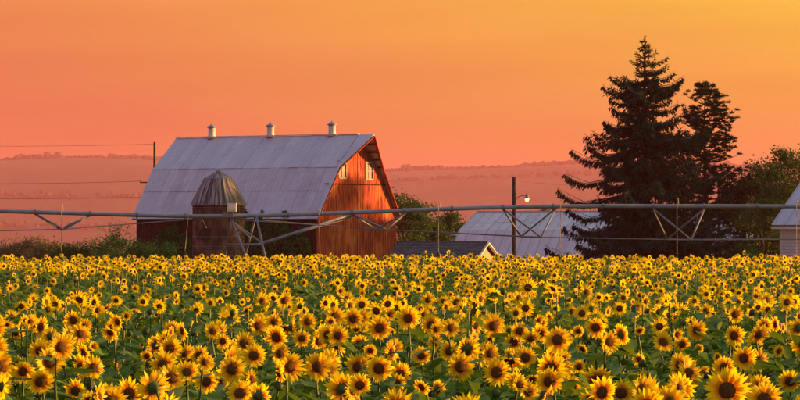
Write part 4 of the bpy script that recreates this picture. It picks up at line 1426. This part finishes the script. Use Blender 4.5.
for (c, r, kd), ids in sorted(cells.items()):
    ids.sort(key=lambda i: PX[i])
    for n_, i in enumerate(ids):
        x, y = plants[i]
        h = float(Hh[i])
        root = empty('sunflower', (x, y, 0), float(yaw[i]))
        yw = (yaw[i] + math.pi) % (2 * math.pi) - math.pi
        if kd == 1: what = 'closed green sunflower bud'
        elif abs(yw) > 1.9: what = 'sunflower turned away'
        elif yw > 0.75: what = 'sunflower turned right'
        elif yw < -0.75: what = 'sunflower turned left'
        elif hsz[i] < 0.72: what = 'small sunflower'
        elif hsz[i] > 1.22: what = 'large sunflower'
        else: what = 'sunflower'
        tag(root, '%s, %s%s, %s' % (what, (ORD[n_] + ' from left in ') if len(ids) > 1 else 'only one in ', ROWS[r][2], COLS[c][2]), 'sunflower', SG)
        st = link('stem', STEMS[i % 4], root)
        st.scale = (1.15, 1.15, h)
        hp_ = Vector((0, -0.055, h))
        if kd == 0:
            hd, pt, ds = HEADS[i % 16]
            o = link('flower_head', hd, root)
            o.location = hp_; o.rotation_euler = (float(tilt[i]), float(prng.uniform(0, 6.28)), 0)
            o.rotation_mode = 'XYZ'
            # spin about the facing axis first, then tilt
            o.rotation_euler = (Matrix.Rotation(float(tilt[i]), 3, 'X') @ Matrix.Rotation(float(prng.uniform(0, 6.28)), 3, 'Y')).to_euler()
            o.scale = (float(hsz[i]),) * 3
            tag(link('petals', pt, o), kind='stuff')
            d_ = link('seed_disc', ds, o); d_.location = (0, -0.006, 0)
        else:
            o = link('flower_bud', BUD, root)
            o.location = hp_
            o.rotation_euler = (float(tilt[i]) - 0.2, 0, 0)
            s_ = float(prng.uniform(0.7, 1.2)); o.scale = (s_, s_, s_)
            link('bud_top', BUD_TOP, o)
        az = prng.uniform(0, 6.28)
        for k in range(8):
            zf = 0.50 + 0.48 * (k + prng.uniform(-.3, .3)) / 7.5
            az += 2.4 + prng.normal(0, .25)
            lf = link('leaf', LEAVES[(i + k) % 5], root)
            s_ = float(prng.uniform(0.19, 0.29) * (1.15 - 0.40 * zf))
            lf.location = (0.05 * math.cos(az), 0.05 * math.sin(az), zf * h)
            lf.rotation_euler = (float(prng.normal(0, .2)), float(prng.normal(-0.05, 0.3)), az)
            lf.scale = (s_ * 1.15, s_, s_)

# the rest of the field, past counting
def Rz(a):
    c, s = np.cos(a), np.sin(a); z = np.zeros_like(a); o = np.ones_like(a)
    return np.stack([np.stack([c, -s, z], -1), np.stack([s, c, z], -1), np.stack([z, z, o], -1)], 1)
def Rx(a):
    c, s = np.cos(a), np.sin(a); z = np.zeros_like(a); o = np.ones_like(a)
    return np.stack([np.stack([o, z, z], -1), np.stack([z, c, -s], -1), np.stack([z, s, c], -1)], 1)
def Ry(a):
    c, s = np.cos(a), np.sin(a); z = np.zeros_like(a); o = np.ones_like(a)
    return np.stack([np.stack([c, z, s], -1), np.stack([z, o, z], -1), np.stack([-s, z, c], -1)], 1)
rest = np.array([i for i in range(NPL) if i not in chosen])
fr = np.random.default_rng(17)
acc = Acc()
FM = [M['petal'], M['disc_far'], M['calyx'], M['leaf'], M['stem']]
flower = rest[kind[rest] == 0]
sets = np.array_split(fr.permutation(flower), 9)
for sset in sets:
    rd = 0.047
    Vp, Fp = petal_geo(fr, 22, 0.126, rd, 1, 2)
    Vp2, Fp2 = petal_geo(fr, 13, 0.115, rd, 1, 2)
    Vd, Fd = dome_geo(rd, 0.018, 10, 2)
    Vc, Fc = dome_geo(rd * 1.05, 0.045, 8, 2, +1)
    Vd = Vd + np.array([0, -0.008, 0])
    rz_ = Rz(yaw[sset])
    rot = rz_ @ Rx(tilt[sset]) @ Ry(fr.uniform(0, 6.28, len(sset))) * hsz[sset][:, None, None]
    pos = np.stack([plants[sset, 0], plants[sset, 1], Hh[sset]], -1) + np.einsum('nij,j->ni', rz_, np.array([0, -0.055, 0]))
    acc.batch(Vp, Fp, rot, pos, 0); nr = D[sset] < 55
    acc.batch(Vp2, Fp2, rot[nr], pos[nr], 0)
    acc.batch(Vd, Fd, rot, pos, 1); acc.batch(Vc, Fc, rot, pos, 2)
buds = rest[kind[rest] == 1]
Vb, Fb = dome_geo(0.04, 0.03, 8, 2); Vb2, Fb2 = dome_geo(0.042, 0.045, 8, 2, 1)
rz_ = Rz(yaw[buds])
pos = np.stack([plants[buds, 0], plants[buds, 1], Hh[buds]], -1)
acc.batch(Vb, Fb, rz_, pos, 2); acc.batch(Vb2, Fb2, rz_, pos, 2)
Ts = np.array([(0.011 * math.cos(a), 0.011 * math.sin(a), z) for z in (0, 1) for a in (0, 2.09, 4.19)])
Fs = np.array([(0, 1, 4), (0, 4, 3), (1, 2, 5), (1, 5, 4), (2, 0, 3), (2, 3, 5)])
rot = np.tile(np.eye(3), (len(rest), 1, 1)); rot[:, 2, 2] = Hh[rest] * np.where(kind[rest] == 2, 0.90, 0.985)
acc.batch(Ts, Fs, rot, np.stack([plants[rest, 0], plants[rest, 1], np.zeros(len(rest))], -1), 4)
for k in range(12):
    Vl, Fl = leaf_geo(fr, False)
    rs = rest if k % 3 else rest[D[rest] < 48]
    n = len(rs)
    zf = np.clip(0.52 + 0.041 * k + fr.normal(0, .03, n), 0.3, 0.985)
    az = fr.uniform(0, 6.28, n)
    s_ = fr.uniform(0.19, 0.31, n) * (1.15 - 0.40 * zf)
    rot = Rz(az) @ Ry(fr.normal(-0.05, 0.3, n)) @ Rx(fr.normal(0, .25, n)) * s_[:, None, None]
    pos = np.stack([plants[rs, 0] + 0.05 * np.cos(az), plants[rs, 1] + 0.05 * np.sin(az), zf * Hh[rs]], -1)
    acc.batch(Vl, Fl, rot, pos, 3)
green = rest[kind[rest] == 2]            # plants not yet in bud end in a tuft of young leaves
for k in range(4):
    Vl, Fl = leaf_geo(fr, False)
    n = len(green)
    az = fr.uniform(0, 6.28, n)
    rot = Rz(az) @ Ry(fr.uniform(-1.1, -0.3, n)) * fr.uniform(0.12, 0.20, n)[:, None, None]
    acc.batch(Vl, Fl, rot, np.stack([plants[green, 0], plants[green, 1], Hh[green] * 0.885], -1), 3)
tag(link('sunflower_field', acc.mesh('sunflower_field', FM)), 'dense field of sunflowers running back to the farm', 'sunflowers', kind='stuff')

# leafy undergrowth between the stems
acc = Acc()
n = 30000
d_ = np.exp(fr.uniform(np.log(15.5), np.log(60), n))
x_ = fr.uniform(-1, 1, n) * (400.0 / FOC * d_ * 1.12 + 1.0)
for k in range(4):
    s = slice(k, n, 4)
    Vl, Fl = leaf_geo(fr, False)
    m = len(d_[s])
    rot = Rz(fr.uniform(0, 6.28, m)) @ Ry(fr.normal(0, 0.35, m)) @ Rx(fr.normal(0, .3, m)) * fr.uniform(0.12, 0.24, m)[:, None, None]
    acc.batch(Vl, Fl, rot, np.stack([x_[s], d_[s], fr.uniform(0.7, 1.40, m)], -1), 0)
tag(link('undergrowth', acc.mesh('undergrowth', [M['leaf']])), 'dark green leaves filling the rows between the sunflowers', 'leaves', kind='stuff')
